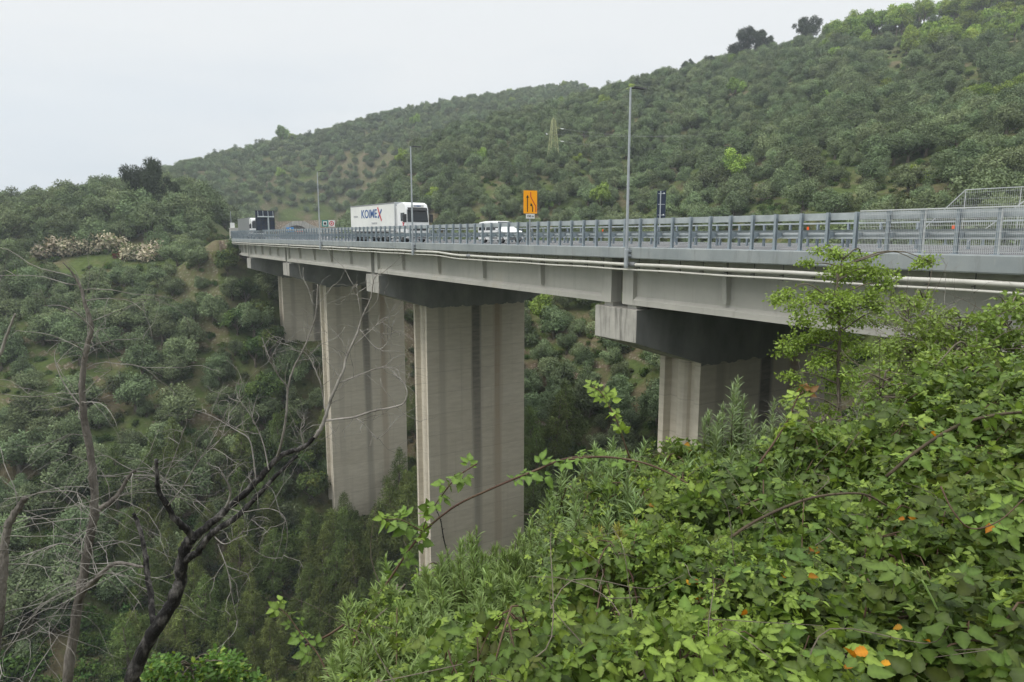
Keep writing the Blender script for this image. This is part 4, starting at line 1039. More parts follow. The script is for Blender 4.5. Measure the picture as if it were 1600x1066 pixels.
# ------------------------------------------------------------------ trees on the hills
def candidates(x0, x1, y0, y1, s, keep):
    xs, ys = np.meshgrid(np.arange(x0, x1, s), np.arange(y0, y1, s)); xs = xs.ravel() + rng.uniform(-.42, .42, xs.size)*s; ys = ys.ravel() + rng.uniform(-.42, .42, ys.size)*s
    m = keep(xs, ys); return xs[m], ys[m]
def clear_of_road(X, Y, H):
    z, t, o = ground(X, Y, True)
    on = (o > -4.5) & (o < 29) & (((t > 112) & (t < 358)) | (t < -25))
    under = (o > -3.5) & (o < 28.5) & (t >= -25) & (t <= 124) & (z + H > -4.0)
    # cut slope stays scrubby
    cut = (t > 150) & (t < 352) & (o > -6) & (o < 28)
    pier = np.zeros_like(on)
    for tp in PIERS: pier |= (np.abs(t-tp) < 4.0) & (o > 4) & (o < 22)
    return z, ~(on | under | pier | cut), t, o
W = lambda X, Y: X/np.maximum(Y, 1)
def right_hill(X, Y):
    w_ = W(X, Y); return (Y > 55) & (Y < 372) & (w_ < .98) & (w_ > -.33) & ((Y < 340) | (w_ > -.2)) & ((Y > 150) | (w_ > -.02)) & (Y > 62 + np.clip((.35-w_)*120, 0, 60))
def left_hill(X, Y):
    w_ = W(X, Y); return (Y > 68) & (Y < 260) & (w_ > -.98) & (w_ < -.28) & ~((w_ > -.40) & (Y > 150))
def mid_hill(X, Y):
    w_ = W(X, Y); return (Y > 215) & (Y < 600) & (w_ > -.72) & (w_ < .16) & ((Y > 355) | ((w_ < -.335) & (Y > 215))) 
olives = []
for reg, fn, box_, s, hs in (('right', right_hill, (-118, 330, 55, 372), 4.8, 1.14), ('left', left_hill, (-230, -20, 68, 260), 4.3, 1.10), ('mid', mid_hill, (-330, 95, 215, 600), 5.5, 1.16)):
    X, Y = candidates(box_[0], box_[1], box_[2], box_[3], s, fn)
    z, ok, t, o = clear_of_road(X, Y, 5.)
    ok &= z > (-33 if reg == 'right' else -46)
    if reg == 'left': ok &= ~((W(X, Y) > -.72) & (W(X, Y) < -.49) & (Y > 140) & (Y < 153))
    if reg == 'right':
        u_, v_, d_ = topx(np.stack([X, Y, z], -1)); ok &= ~((Y > 200) & (((u_ > 1265) & (v_ < 74) & (rng.random(len(X)) < .9)) | ((u_ > 1390) & (v_ > 72) & (v_ < 125) & (rng.random(len(X)) < .7))))
    gap = fbm(X/22, Y/22, 77, 3) + rng.normal(size=len(X))*.05
    ok &= gap < ({'right': .24, 'left': .34, 'mid': .30}[reg])
    if reg == 'right': ok &= ~((gap > .08) & (rng.random(len(X)) < .30))
    if reg == 'left': ok &= ~((z > -31) & (z < -21) & (W(X, Y) < -.52) & (rng.random(len(X)) < .40))
    sc = hs*rng.uniform(.52, 1.3, len(X))*(1 + .25*fbm(X/40, Y/40, 5, 2))
    if reg == 'left': sc = sc*np.where(z > -1.5, 1.45, 1.)
    for a in zip(X[ok], Y[ok], z[ok], sc[ok]): olives.append((reg, *a))
def edge_band(x):     # measured outline of the deck in the view: top and bottom
    return np.interp(x, [360, 400, 600, 800, 983, 1300, 1600], [355, 358, 352, 349, 344, 330, 322]), np.interp(x, [360, 400, 600, 800, 983, 1300, 1600], [384, 399, 432, 455, 478, 516, 545])
FRONT = ([0, 430, 520, 650, 760, 900, 1040, 1200, 1400, 1600], [1066, 1066, 960, 880, 870, 760, 700, 640, 480, 440])
def rank_visible(items, H):
    """share of each tree left in view after nearer trees and the ground; coarse depth sort"""
    G = 4; buf = np.full((1066//G+2, 1600//G+2), np.inf)
    xs = (np.arange(buf.shape[1])+.5)*G; ys = (np.arange(buf.shape[0])+.5)*G
    e0, e1 = edge_band(xs); fy = np.interp(xs, *FRONT)
    buf[(ys[:, None] > e0) & (ys[:, None] < e1) & (xs > 355)] = 0
    buf[ys[:, None] > fy[None]] = 0
    for a, b in ((430, 632), (645, 820), (1036, 1300)): buf[(ys[:, None] > 400) & (ys[:, None] < 870) & (xs > a) & (xs < b)] = 0
    # ground
    ws = (xs-800)/FPX
    for Yd in np.geomspace(40, 600, 420):
        zz = ground(ws*Yd, np.full_like(ws, Yd)); X_, y_, c_ = topx(np.stack([ws*Yd, np.full_like(ws, Yd), zz], -1))
        m = (ys[:, None] > y_[None]) & ~np.isfinite(buf); buf[m] = Yd
    res = np.zeros(len(items)); order = sorted(range(len(items)), key=lambda i: items[i][2])
    for i in order:
        reg, X, Y, z, s = items[i]
        cx, cy, d = topx(np.array([[X, Y, z+2.6*s]])); r = FPX/d[0]*2.5*s; cx, cy = cx[0], cy[0]
        i0, i1 = int((cx-r)/G), int((cx+r)/G)+1; j0, j1 = int((cy-r*.85)/G), int((cy+r*.85)/G)+1
        i0, j0 = max(i0, 0), max(j0, 0); sub = buf[j0:max(j1, j0), i0:max(i1, i0)]
        if sub.size == 0: continue
        vis = sub > Y-3; res[i] = vis.sum(); sub[vis] = Y
    return res
mixed = [a for a in olives if a[0] != 'left' and rng.random() < .012]; olives = [a for a in olives if a not in mixed]
vis = rank_visible(olives, 5)
order = np.argsort(-vis)
solo = [i for i in order[:300] if vis[i] > 0]; rest = [i for i in order[300:]]
GRP = {'right': ('grey-green olive tree on the big slope behind the viaduct', 'olive trees on the slope behind the viaduct'),
       'left': ('grey-green olive tree on the terraced slope below the flowering hedge', 'olive trees on the terraced slope'),
       'left_top': ('grey-green olive tree on the low ridge above the flowering hedge', 'olive trees on the low ridge'),
       'mid': ('small hazy olive tree on the distant hill beyond the tunnel', 'olive trees on the distant hill')}
for i in solo:
    reg, X, Y, z, s = olives[i]
    if reg == 'left' and z > -2.5: reg = 'left_top'
    plant('olive_tree', (X, Y, z-.1), s, GRP[reg][0], 'olive tree', GRP[reg][1], sz=s*random.uniform(.88, 1.12))
rp_ = np.array([olives[i][1:4] for i in rest]); rs_ = np.array([olives[i][4] for i in rest])
scatter('olive_grove', ['olive_tree'], rp_ - np.array([0, 0, .1]), rs_, rng.integers(0, 8, len(rest)), 'dense grove of small grey-green olive trees covering the hillsides')

for reg, X, Y, z, s in mixed:
    plant('broadleaf_tree', (X, Y, z-.2), s*.95, 'yellow-green tree scattered among the grey-green olives', 'tree', 'yellow-green trees among the olives')
# pines of the valley bottom
X, Y = candidates(-75, 40, 58, 125, 4.6, lambda X, Y: (W(X, Y) > -.62) & (W(X, Y) < .30))
z, ok, t, o = clear_of_road(X, Y, 11); ok &= (z < -36.5) & (fbm(X/12, Y/12, 55, 2) < .17)
for a in zip(X[ok], Y[ok], z[ok]):
    s = random.uniform(.62, 1.0); plant('pine_tree', (a[0], a[1], a[2]-.3), s, 'dark green pine tree in the valley bottom around the tall piers', 'pine tree', 'pines in the valley bottom')
def on_ground(x, y, Y, dz=0.): p = px(x, y, Y); return (p.x, p.y, gz(p.x, p.y)+dz)
plant('umbrella_pine', on_ground(228, 290, 172, -.3), 1.6, 'large dark bushy pine standing highest on the low ridge', 'pine tree', sz=2.15, variant=0, name='pine_tree')
plant('umbrella_pine', on_ground(262, 290, 172, -.3), 1.3, 'dark bushy pine touching the largest pine on the low ridge', 'pine tree', sz=1.45, variant=1, name='pine_tree')
for x, Y, s in ((292, 168, .78), (306, 166, .72), (320, 164, .66)):
    plant('pine_tree', on_ground(x, 330, Y, -.3), s, 'olive-brown young pine on the ridge beside the viaduct end', 'pine tree', 'young pines beside the viaduct end')
for x, Y, s, lab in ((1160, 320, 2.0, 'broad dark umbrella pine, widest of the ridge line trees'), (1188, 322, 1.6, 'dark umbrella pine touching the widest one on the ridge'), (1255, 318, 1.75, 'dark umbrella pine alone beside bright green trees on the ridge'),
                     (1107, 325, .85, 'small dark umbrella pine downhill of the widest one'), (1072, 326, .8, 'tiny dark umbrella pine midway along the ridge'), (957, 330, .85, 'small dark umbrella pine where the two ridges meet'), (945, 332, .7, 'smallest dark pine where the two ridges meet')):
    p = on_ground(x, 150, Y); plant('umbrella_pine', (p[0], p[1], p[2]+.4), s, lab, 'umbrella pine')
for x, Y, s in ((520, 97, .95), (543, 96, 1.0), (566, 98, .85), (590, 95, .9), (612, 97, 1.0), (634, 96, 1.05), (480, 98, .9), (500, 93, .8), (555, 90, .8), (840, 92, .95), (862, 96, 1.0), (885, 98, .9), (835, 98, 1.1)):
    plant('pine_tree', on_ground(x, 850, Y, -.3), s*1.25, 'dark green pine tree in the valley bottom around the tall piers', 'pine tree', 'pines in the valley bottom')
for x, Y, s in ((405, 131, 1.1), (385, 134, 1.0), (420, 127, 1.2), (395, 124, 1.2), (370, 128, 1.1), (412, 118, 1.3), (432, 121, 1.0), (385, 116, 1.2), (360, 138, 1.1), (440, 114, 1.2), (425, 110, 1.2), (455, 110, 1.1), (400, 108, 1.2), (475, 108, 1.1), (378, 142, .9)):
    plant('dark_broadleaf', on_ground(x, 500, Y, -.4), s, 'dense dark green tree on the slope at the foot of the farthest pale pier', 'tree', 'green trees by the farthest pier', sz=s*.9, name='broadleaf_tree')
p = on_ground(441, 225, 462); plant('broadleaf_tree', (p[0], p[1], p[2]-.3), 1.9, 'lone pale rounded tree breaking the skyline of the distant hill', 'tree', sz=2.2)
for x, y, Y, s in ((650, 200, 430, 1.6), (985, 190, 300, 1.0)):
    plant('broadleaf_tree', on_ground(x, y, Y, -.3), s, 'bright yellow-green tree on the hill, left of the tall lamp post' if x < 900 else 'bright green tree beside the top of the tall lamp post', 'tree')
# bright deciduous trees toward the top of the near hill
spots = [(1145, 112, 300, 1.), (1160, 108, 306, .9), (1310, 55, 320, 1.3), (1340, 40, 318, 1.4), (1365, 30, 322, 1.5), (1390, 25, 320, 1.3), (1415, 15, 318, 1.4), (1440, 12, 320, 1.5), (1300, 75, 312, 1.1), (1330, 65, 308, 1.0),
         (1350, 110, 262, 1.1), (1420, 100, 250, 1.2), (1450, 90, 246, 1.3), (1480, 85, 250, 1.4), (1510, 80, 246, 1.5), (1540, 82, 248, 1.4), (1565, 75, 250, 1.4), (1590, 90, 240, 1.3), (1440, 120, 238, 1.0), (1470, 115, 236, 1.1), (1530, 110, 235, 1.2),
         (1510, 200, 160, .9), (1535, 195, 158, 1.0), (1560, 205, 156, .95), (1585, 198, 158, .9), (1590, 30, 290, 1.4), (1560, 20, 300, 1.3), (1530, 12, 300, 1.3)]
for k in range(76):
    x = random.uniform(1292, 1610); Y_ = random.uniform(272, 328); spots.append((x, 40, Y_, random.uniform(1.0, 1.75)))
for k in range(26):
    x = random.uniform(1400, 1610); spots.append((x, 40, random.uniform(228, 258), random.uniform(.8, 1.3)))
for x, y, Y, s in spots:
    p = on_ground(x, y, Y); plant('broadleaf_tree', (p[0], p[1], p[2]-.3), s, 'bright spring-green tree high on the slope above the mesh fence', 'tree', 'bright green trees high on the slope')

# shrubs by the terraces
for i, x in enumerate((75, 92, 110, 128, 146, 166, 205, 225, 240)):
    y = 392; plant('blossom_shrub', on_ground(x, y, 151 + random.uniform(-1.5, 1.5), -.2), random.uniform(3.0, 3.9), 'cream and pink flowering shrub of the hedge on the terrace edge', 'flowering shrub', 'flowering hedge on the terrace edge', name='flowering_shrub')
plant('red_shrub', on_ground(186, 390, 149.8, -.2), 1.7, 'dull red shrub in the middle of the cream flowering hedge', 'shrub', name='red_shrub')
for x, y, Y, s in ((12, 400, 140, 2.3), (30, 396, 141, 2.6), (48, 402, 142, 2.0), (72, 410, 143, 1.6), (110, 382, 156, 2.2)):
    plant('green_shrub', on_ground(x, y, Y, -.2), s, 'vivid green shrub beside the cream flowering hedge', 'shrub', 'vivid green shrubs by the flowering hedge')

# low growth everywhere on the slopes
def polar(n, w0, w1, Y0, Y1, p=1.6):
    Yr = (Y0**p + (Y1**p-Y0**p)*rng.random(n))**(1/p); wr = rng.uniform(w0, w1, n); return wr*Yr, Yr
Xu, Yu = polar(13000, -.95, .95, 48, 345)
Xn, Yn = polar(3600, -.9, 1.0, 9, 50); Xu, Yu = np.concatenate([Xu, Xn]), np.concatenate([Yu, Yn])
zu, t, o = ground(Xu, Yu, True)
ok = ~((o > -1.5) & (o < 26) & (((t > 118) & (t < 356)) | ((t < -22)))) & ~((o > -1) & (o < 26) & (t > -23) & (t < 125) & (zu > -8))
den = fbm(Xu/9, Yu/9, 31, 3); ok &= (den > -.12) | (zu < -36)
Xu, Yu, zu = Xu[ok], Yu[ok], zu[ok]
deep = np.clip((-zu-28)/16, 0, 1)*(Yu < 130)
su = rng.uniform(.45, 1.25, len(Xu))*(1+1.1*deep)
scatter('undergrowth', ['green_shrub', 'dull_shrub'], np.stack([Xu, Yu, zu-.12], -1), su, rng.choice(7, len(Xu), p=[.18]*4+[.28/3]*3), 'low green and brown scrub covering the ground between the trees')

# ------------------------------------------------------------------ near bank: brambles, narrow-leaved shrubs, sapling
CW = [-.45, -.25, -.10, .10, .25, .45, .60, .75, 1.0]
CY = [1.2, 1.6, 2.1, 2.7, 3.2, 3.8, 4.6, 6.0]
CT = np.array([
 [-1.2, -1.4, -1.75, -2.2, -2.6, -3.2, -4.2, -6.0],
 [-.35, -.46, -.70, -.98, -1.22, -1.75, -2.8, -4.8],
 [-.22, -.32, -.50, -.72, -.90, -1.30, -2.2, -4.2],
 [-.18, -.24, -.31, -.37, -.40, -.66, -1.4, -3.4],
 [-.18, -.22, -.25, -.29, -.33, -.55, -1.2, -2.9],
 [-.22, -.24, -.22, -.24, -.30, -.46, -.9, -2.1],
 [-.24, -.24, -.18, -.13, -.13, -.32, -.7, -1.6],
 [-.23, -.20, -.10, .0, .02, -.14, -.5, -1.1],
 [-.22, -.19, -.06, .03, .06, -.05, -.4, -.9]])
def canopy(w_, Y):
    w_ = np.atleast_1d(np.asarray(w_, float)); Y = np.atleast_1d(np.asarray(Y, float))
    i = np.clip(np.searchsorted(CW, w_)-1, 0, len(CW)-2); j = np.clip(np.searchsorted(CY, Y)-1, 0, len(CY)-2)
    cw, cy = np.array(CW), np.array(CY)
    a = np.clip((w_-cw[i])/(cw[i+1]-cw[i]), 0, 1); b = np.clip((Y-cy[j])/(cy[j+1]-cy[j]), 0, 1)
    z = (CT[i, j]*(1-a)+CT[i+1, j]*a)*(1-b) + (CT[i, j+1]*(1-a)+CT[i+1, j+1]*a)*b
    X = w_*Y
    return z + fbm(X*3.1+5, Y*3.1, 61, 3)*.40 + fbm(X*8+2, Y*8, 63, 2)*.22 - .03
DARKG = np.array((.050, .094, .016)); MIDG = np.array((.102, .168, .029)); NEWG = np.array((.180, .256, .042)); GREYG = np.array((.185, .245, .125))
def ptn(X, Y, s, seed): return np.clip(fbm(X*s, Y*s, seed, 3)*1.6+.5, 0, 1)[:, None]
# single arching canes with their own leaves
def smooth_path(pts, k=6):
    pts = [Vector(p) for p in pts]; Q = [pts[0]*2-pts[1]] + pts + [pts[-1]*2-pts[-2]]; res = []
    for i in range(1, len(Q)-2):
        p0, p1, p2, p3 = Q[i-1:i+3]
        for j in range(k):
            u = j/k; res.append(.5*((2*p1) + (p2-p0)*u + (2*p0-5*p1+4*p2-p3)*u*u + (3*p1-p0-3*p2+p3)*u**3))
    return res + [pts[-1]]
def bramble(label, cells, n, size=(.036, .066), bright=.3, group=None, ncane=9, lift=0.):
    """a mound of bramble: cells are (w0,w1,Y0,Y1) stretches of the bank"""
    r_ = np.random.default_rng(len(bpy.data.objects)); parts = []; areas = np.array([(c[1]-c[0])*(c[3]**2-c[2]**2)/2 for c in cells]); tot = areas.sum()
    pw, pY = [], []
    for c, a in zip(cells, areas):
        k = int(n*a/tot); Yr = np.sqrt(c[2]**2 + (c[3]**2-c[2]**2)*r_.random(k)); pw.append(r_.uniform(c[0], c[1], k) + r_.normal(size=k)*.02); pY.append(Yr + r_.normal(size=k)*.08)
    w_ = np.concatenate(pw); Yr = np.clip(np.concatenate(pY), 1.12, 8); X = w_*Yr; N = len(X)
    dep = r_.exponential(.075, N); z = canopy(w_, Yr) + .04 + lift - dep
    O = np.stack([X, Yr, z], -1); view = unit(np.array([0, 0, CZ]) - O)
    Nn = unit(np.array([0, 0, .7]) + view*.35 + r_.normal(size=(N, 3))*.55)
    A = r_.normal(size=(N, 3)); A[:, 2] *= .35
    S = r_.uniform(size[0], size[1], N)
    t_ = ptn(X, Yr, 2.3, 71); young = (r_.random(N) < bright*(.4+1.2*t_[:, 0])*np.exp(-dep/.12))[:, None]
    C = DARKG*(1-t_) + MIDG*t_; C = C*r_.uniform(.45, 1.30, (N, 1)) + np.abs(r_.normal(size=(N, 1)))*np.array((.010, .002, 0)); C = np.where(young, NEWG*r_.uniform(.7, 1.15, (N, 1)), C)
    S = np.where(young[:, 0], S*.72, S)
    k = r_.integers(0, 5, N)
    for i in range(5):
        m = k == i
        if m.any(): parts.append(place(BRAM[i], O[m], A[m], Nn[m], S[m], C[m]))
    V, F, Cc = merge(parts); c0 = cells[0]; q = Vector((float(X.mean()), float(Yr.mean()), float(z.mean())-.4))
    root = thing('bramble_bush', label, 'bramble', q, 0, group)
    nobj('leaves', V, F, M['leaf_near'], root, Cc)
    mb = MB()
    for i in range(ncane):
        c = cells[r_.integers(len(cells))]; w0, w1 = r_.uniform(c[0], c[1]), r_.uniform(c[0], c[1]); y0, y1 = r_.uniform(c[2], c[3]), r_.uniform(c[2], c[3])
        pts = []
        for u in np.linspace(0, 1, 9):
            ww, yy = w0+(w1-w0)*u, max(1.2, y0+(y1-y0)*u); pts.append((ww*yy, yy, float(canopy(ww, yy)[0])-.10+.13*math.sin(math.pi*u)+r_.normal()*.012))
        mb.tube(pts, np.linspace(.0030, .0014, 9)*r_.uniform(.7, 1.3), 5)
    mb.build('canes', M['cane'], root, smooth=True)
    mb = MB()
    for i in range(int(ncane*.9)):      # fine dry twigs caught in the leaves
        c = cells[r_.integers(len(cells))]; ww, yy = r_.uniform(c[0], c[1]), r_.uniform(c[2], c[3]); p = Vector((ww*yy, yy, float(canopy(ww, yy)[0])-.03))
        d = Vector((r_.normal(), r_.normal()*.6, r_.uniform(-.1, .6))).normalized()*r_.uniform(.12, .42)
        mb.tube(smooth_path([p, p+d*.35+Vector(r_.normal(size=3))*.035, p+d*.7+Vector(r_.normal(size=3))*.035, p+d], 4), np.linspace(.0016, .0006, 13), 4)
    mb.build('dry_twigs', M['bark'], root)['kind'] = 'stuff'
    # stalks that reach down to the soil
    mb = MB()
    for i in range(8):
        c = cells[r_.integers(len(cells))]; ww, yy = r_.uniform(c[0], c[1]), r_.uniform(max(c[2], 1.3), c[3]); g = gz(ww*yy, yy); zt = float(canopy(ww, yy)[0])-.14
        mb.tube([(ww*yy, yy, g-.05), (ww*yy+.05, yy-.03, (g+zt)/2), (ww*yy+r_.normal()*.08, yy+r_.normal()*.08, zt)], [.006, .004, .002], 6)
    mb.build('stalks', M['stem'], root, smooth=True)
    return root
B1 = bramble('dense bramble mound of mature leaves at the lower right edge of the bank', [(.52, .92, 1.15, 2.1), (.60, .95, 2.1, 2.6)], 2300, (0.0319, 0.0600), bright=.25)
bramble('vivid green young bramble mound with the woody stem arching behind it', [(.22, .52, 1.15, 2.0)], 1450, (0.0270, 0.0497), .75)
bramble('bramble crest standing highest on the bank under the leafy shrubs', [(.50, .95, 2.5, 3.4)], 2175, (0.0320, 0.0604), .35, lift=.02)
bramble('bramble mound between the grey-green shrubs and the bramble crest', [(.26, .52, 2.0, 3.3)], 1812, (0.0287, 0.0533), .25)
bramble('bramble mound in the middle of the bank below the narrow-leaved shrubs', [(.07, .24, 1.15, 2.3)], 899, (0.0270, 0.0488), .35)
bramble('bramble mound hanging from the grey-green shrubs beneath the near pier', [(.15, .27, 2.3, 3.4)], 609, (0.0253, 0.0462), .28)
bramble('small-leaved bright bramble spilling down the edge of the bank toward the dead trees', [(-.34, -.17, 1.3, 3.0)], 1450, (0.0203, 0.0373), .6)
bramble('bramble tangle between the bright trailing bramble and the middle mound', [(-.14, .08, 1.15, 1.75)], 290, (0.0219, 0.0408), .45)

def vine(label, cells, n, bright): return bramble(label, cells, n, (.014, .026), bright, ncane=14, lift=.03)
vine('fine-leaved bright vine sprawling over the vivid green bramble', [(.16, .40, 1.2, 1.9)], 1000, .7)
vine('fine-leaved vine sprawling over the mature bramble by the frame edge', [(.42, .74, 1.5, 2.5)], 700, .4)
vine('fine-leaved vine sprawling under the dark purple cane', [(.06, .30, 2.0, 3.2)], 1300, .5)
vine('fine-leaved vine draped over the bramble crest', [(.40, .85, 2.5, 3.3)], 1000, .45)
# loose orange and yellow withered leaves caught in the brambles: part of the lowest mound
spots = [(1415, 818), (1408, 829), (1425, 822), (1462, 690), (1452, 682), (1096, 916), (1076, 925), (1545, 832), (1422, 1003), (1335, 1045), (1372, 1035), (1150, 985), (1072, 705), (1015, 800), (1600, 1050), (1270, 870), (1245, 912), (960, 980), (1400, 1060)]
O = []; 
for x, y in spots:
    best = None
    for Y in np.arange(1.2, 4.2, .03):
        p = px(x, y, Y)
        if p.z < float(canopy(p.x/p.y, p.y)[0])+.03: best = p; break
    O.append(best or px(x, y, 2.6))
O = np.array(O)[np.repeat(np.arange(len(spots)), 2)] + rng.normal(size=(len(spots)*2, 3))*.018 + np.array([0, -.03, .03])
n = len(O); Cw = np.array((.50, .17, .012))*rng.uniform(.3, 1.1, (n, 1)) + rng.random((n, 1))*np.array((.0, .07, 0))
V, F, Cc = place(leaflet(fold=.35, droop=.6), O, rng.normal(size=(n, 3)), np.array([0, -.6, .7])+rng.normal(size=(n, 3))*.4, rng.uniform(.018, .036, n), Cw)
nobj('withered_leaves', V, F, M['leaf_near'], B1, Cc)

def cane(label, pxs, r0, r1, spans, size=.06, tint=MIDG, mat='cane', tipred=False, step=.035, droop=.2):
    path = smooth_path([px(*p) for p in pxs]); root = thing('bramble_cane', label, 'bramble cane', path[0])
    n = len(path); mb = MB().tube(path, np.linspace(r0, r1, n), 7)
    r_ = np.random.default_rng(n*7+int(pxs[0][0]))
    for i in range(3, n-1, 1):      # prickles
        d = Vector(r_.normal(size=3)).normalized(); b = path[i]
        mb.tube([b, b + d*(r0*2.6)], [r0*.5, .0003], 4, cap=False)
    mb.build('stem', M[mat], root, smooth=True)
    O, A, S, C = [], [], [], []; acc = 0; side = 1
    for i in range(1, n):
        acc += (path[i]-path[i-1]).length
        u = i/(n-1)
        if acc > step and any(a <= u <= b for a, b in spans):
            acc = 0
            for rep_ in range(2):
                side *= -1; d = (path[i]-path[i-1]).normalized(); sd = d.cross(Vector((0, 0, 1))).normalized()*side
                a = sd*.8 + d*.35 + Vector((0, 0, .25-droop)) + Vector(r_.normal(size=3))*.35
                O.append(path[i]+Vector(r_.normal(size=3))*.004); A.append(a); S.append(size*r_.uniform(.6, 1.25)); yg = max(0, (u-.6)/.4)*.8 if not tipred else max(0, u-.7)*2
                C.append((tint*(1-yg)+NEWG*yg if not (tipred and u > .9) else np.array((.22, .13, .06)))*r_.uniform(.75, 1.25))
    if O:
        O, A, S, C = map(np.array, (O, A, S, C)); k = r_.integers(0, 5, len(O)); parts = []
        view = unit(np.array([0, 0, CZ]) - O); Nn = np.array([0, 0, .7]) + view*.55 + r_.normal(size=O.shape)*.35
        for j in range(5):
            m = k == j
            if m.any(): parts.append(place(BRAM[j], O[m], A[m], Nn[m], S[m], C[m]))
        V, F, Cc = merge(parts); nobj('leaves', V, F, M['leaf_near'], root, Cc)
    return root
cane('long bramble cane arching in front of the middle pier with leaf tufts', [(470, 1012, 2.5), (525, 985, 2.6), (590, 930, 2.7), (650, 845, 2.75), (705, 795, 2.8), (765, 765, 2.8), (830, 738, 2.8), (890, 716, 2.85), (960, 715, 2.9), (1030, 738, 2.9), (1090, 785, 2.85), (1140, 830, 2.8)], .0045, .0055, [(.22, .30), (.50, .72)], .048)
cane('thin bramble shoot with leaves crossing the pale pier edge', [(745, 725, 2.72), (715, 745, 2.72), (690, 775, 2.72), (665, 815, 2.72), (655, 850, 2.72)], .0034, .0022, [(.0, 1.)], .05)
cane('leafy bramble shoot standing out over the dark pines', [(660, 830, 2.7), (645, 822, 2.7), (625, 812, 2.7), (600, 812, 2.72)], .0025, .0015, [(.1, 1.)], .055)
cane('bramble shoot hanging over the valley at the outer edge of the bank', [(515, 1060, 2.3), (495, 1020, 2.35), (470, 990, 2.4), (452, 965, 2.42), (436, 950, 2.42)], .003, .0015, [(.25, 1.)], .042)
cane('bare woody bramble stem arching among the vivid green leaves', [(1140, 842, 1.95), (1168, 822, 1.95), (1210, 800, 1.95), (1262, 780, 1.98), (1310, 772, 2.0), (1352, 773, 2.02), (1385, 790, 2.05)], .0048, .0032, [], mat='stem')
cane('reddish upright bramble cane in front of the near pier with a red tip', [(1135, 800, 2.6), (1160, 765, 2.6), (1188, 722, 2.62), (1212, 688, 2.64), (1232, 655, 2.66), (1246, 622, 2.68), (1256, 612, 2.68)], .0055, .002, [(.55, 1.)], .05, NEWG, tipred=True)
cane('upright bramble shoot with pale leaves against the shaded valley', [(985, 720, 2.9), (975, 690, 2.9), (965, 660, 2.9), (950, 632, 2.92), (938, 612, 2.94), (925, 604, 2.94)], .0035, .0018, [(.25, 1.)], .046, NEWG)
cane('dark purple bramble cane curving over the middle of the bank', [(888, 718, 2.6), (940, 714, 2.58), (1000, 722, 2.55), (1050, 742, 2.5), (1100, 775, 2.45), (1130, 815, 2.4)], .0042, .0034, [(.0, .3)], .04)
cane('thick woody bramble stem crossing the bramble crest', [(1385, 745, 1.9), (1440, 700, 1.88), (1500, 664, 1.86), (1560, 648, 1.85), (1625, 643, 1.85)],   .0048, .004, [(.1, .5), (.6, 1.)], .04, MIDG, 'stem')
cane('thick bramble stem low among the mature leaves', [(1400, 968, 1.5), (1470, 956, 1.5), (1540, 962, 1.5), (1610, 976, 1.5)], .0048, .0045, [], .05, MIDG, 'cane')
cane('thin dead black twig standing beside the long arching cane', [(712, 925, 3.0), (706, 890, 3.0), (694, 845, 3.0), (688, 812, 3.0), (676, 785, 3.0)], .0045, .0015, [], .05, mat='burnt')
cane('drooping bramble cane in the mature leaves under the crest', [(1470, 760, 1.75), (1490, 800, 1.7), (1518, 826, 1.68), (1560, 815, 1.68), (1600, 780, 1.7)], .0022, .0014, [(.6, 1.)], .04)

# narrow-leaved grey-green shrubs
def lance(label, base, nst, h, tint=GREYG, group=None, spread=.35, leaf=(.045, .085), name='narrow_leaved_shrub', tall=None):
    r_ = np.random.default_rng(len(bpy.data.objects)+3); root = thing(name, label, 'shrub', base, 0, group); b = Vector(base); mb = MB(); O, A, Nn, S, C = [], [], [], [], []
    for s in range(nst):
        a = r_.uniform(0, 6.28); hh = h*r_.uniform(.6, 1.05) if not (tall and s == 0) else tall; sp = spread*r_.uniform(.2, 1.)*hh
        tip = b + Vector((math.cos(a)*sp, math.sin(a)*sp, hh)); mid = b*.5+tip*.5 + Vector((math.cos(a), math.sin(a), 0))*sp*.25
        path = smooth_path([b + Vector((math.cos(a)*.03, math.sin(a)*.03, 0)), mid, tip], 8); mb.tube(path, np.linspace(.0042, .0012, len(path)), 5)
        nl = int(105*r_.uniform(.8, 1.2)*max(hh/.45, .7)); ph = r_.uniform(0, 6.28)
        for k in range(nl):
            u = .22 + .78*(k/nl)**.8; p = path[min(int(u*(len(path)-1)), len(path)-1)]; q = path[min(int(u*(len(path)-1))+1, len(path)-1)]
            f = u*(len(path)-1) % 1; p = p*(1-f)+q*f; an = ph + k*2.4
            el = -.1 + 1.45*((u-.22)/.78)**1.2 + r_.normal()*.28
            O.append(p); A.append((math.cos(an)*math.cos(el), math.sin(an)*math.cos(el), math.sin(el))); Nn.append((-math.cos(an)*math.sin(el), -math.sin(an)*math.sin(el), math.cos(el)+.01))
            S.append(r_.uniform(*leaf)*(1.05-.45*u**3)); C.append(tint*r_.uniform(.7, 1.3)*(.85+.3*u) + r_.random()*np.array((.012, .006, 0)))
    O, A, Nn, S, C = map(np.array, (O, A, Nn, S, C))
    V, F, Cc = place(LANCE, O, A, Nn, S, C); nobj('leaves', V, F, M['leaf_near'], root, Cc); mb.build('stems', M['stem'], root, smooth=True)
    return root
def lx(x, ytop, Y, h): p = px(x, ytop, Y); return (p.x, p.y, p.z-h)
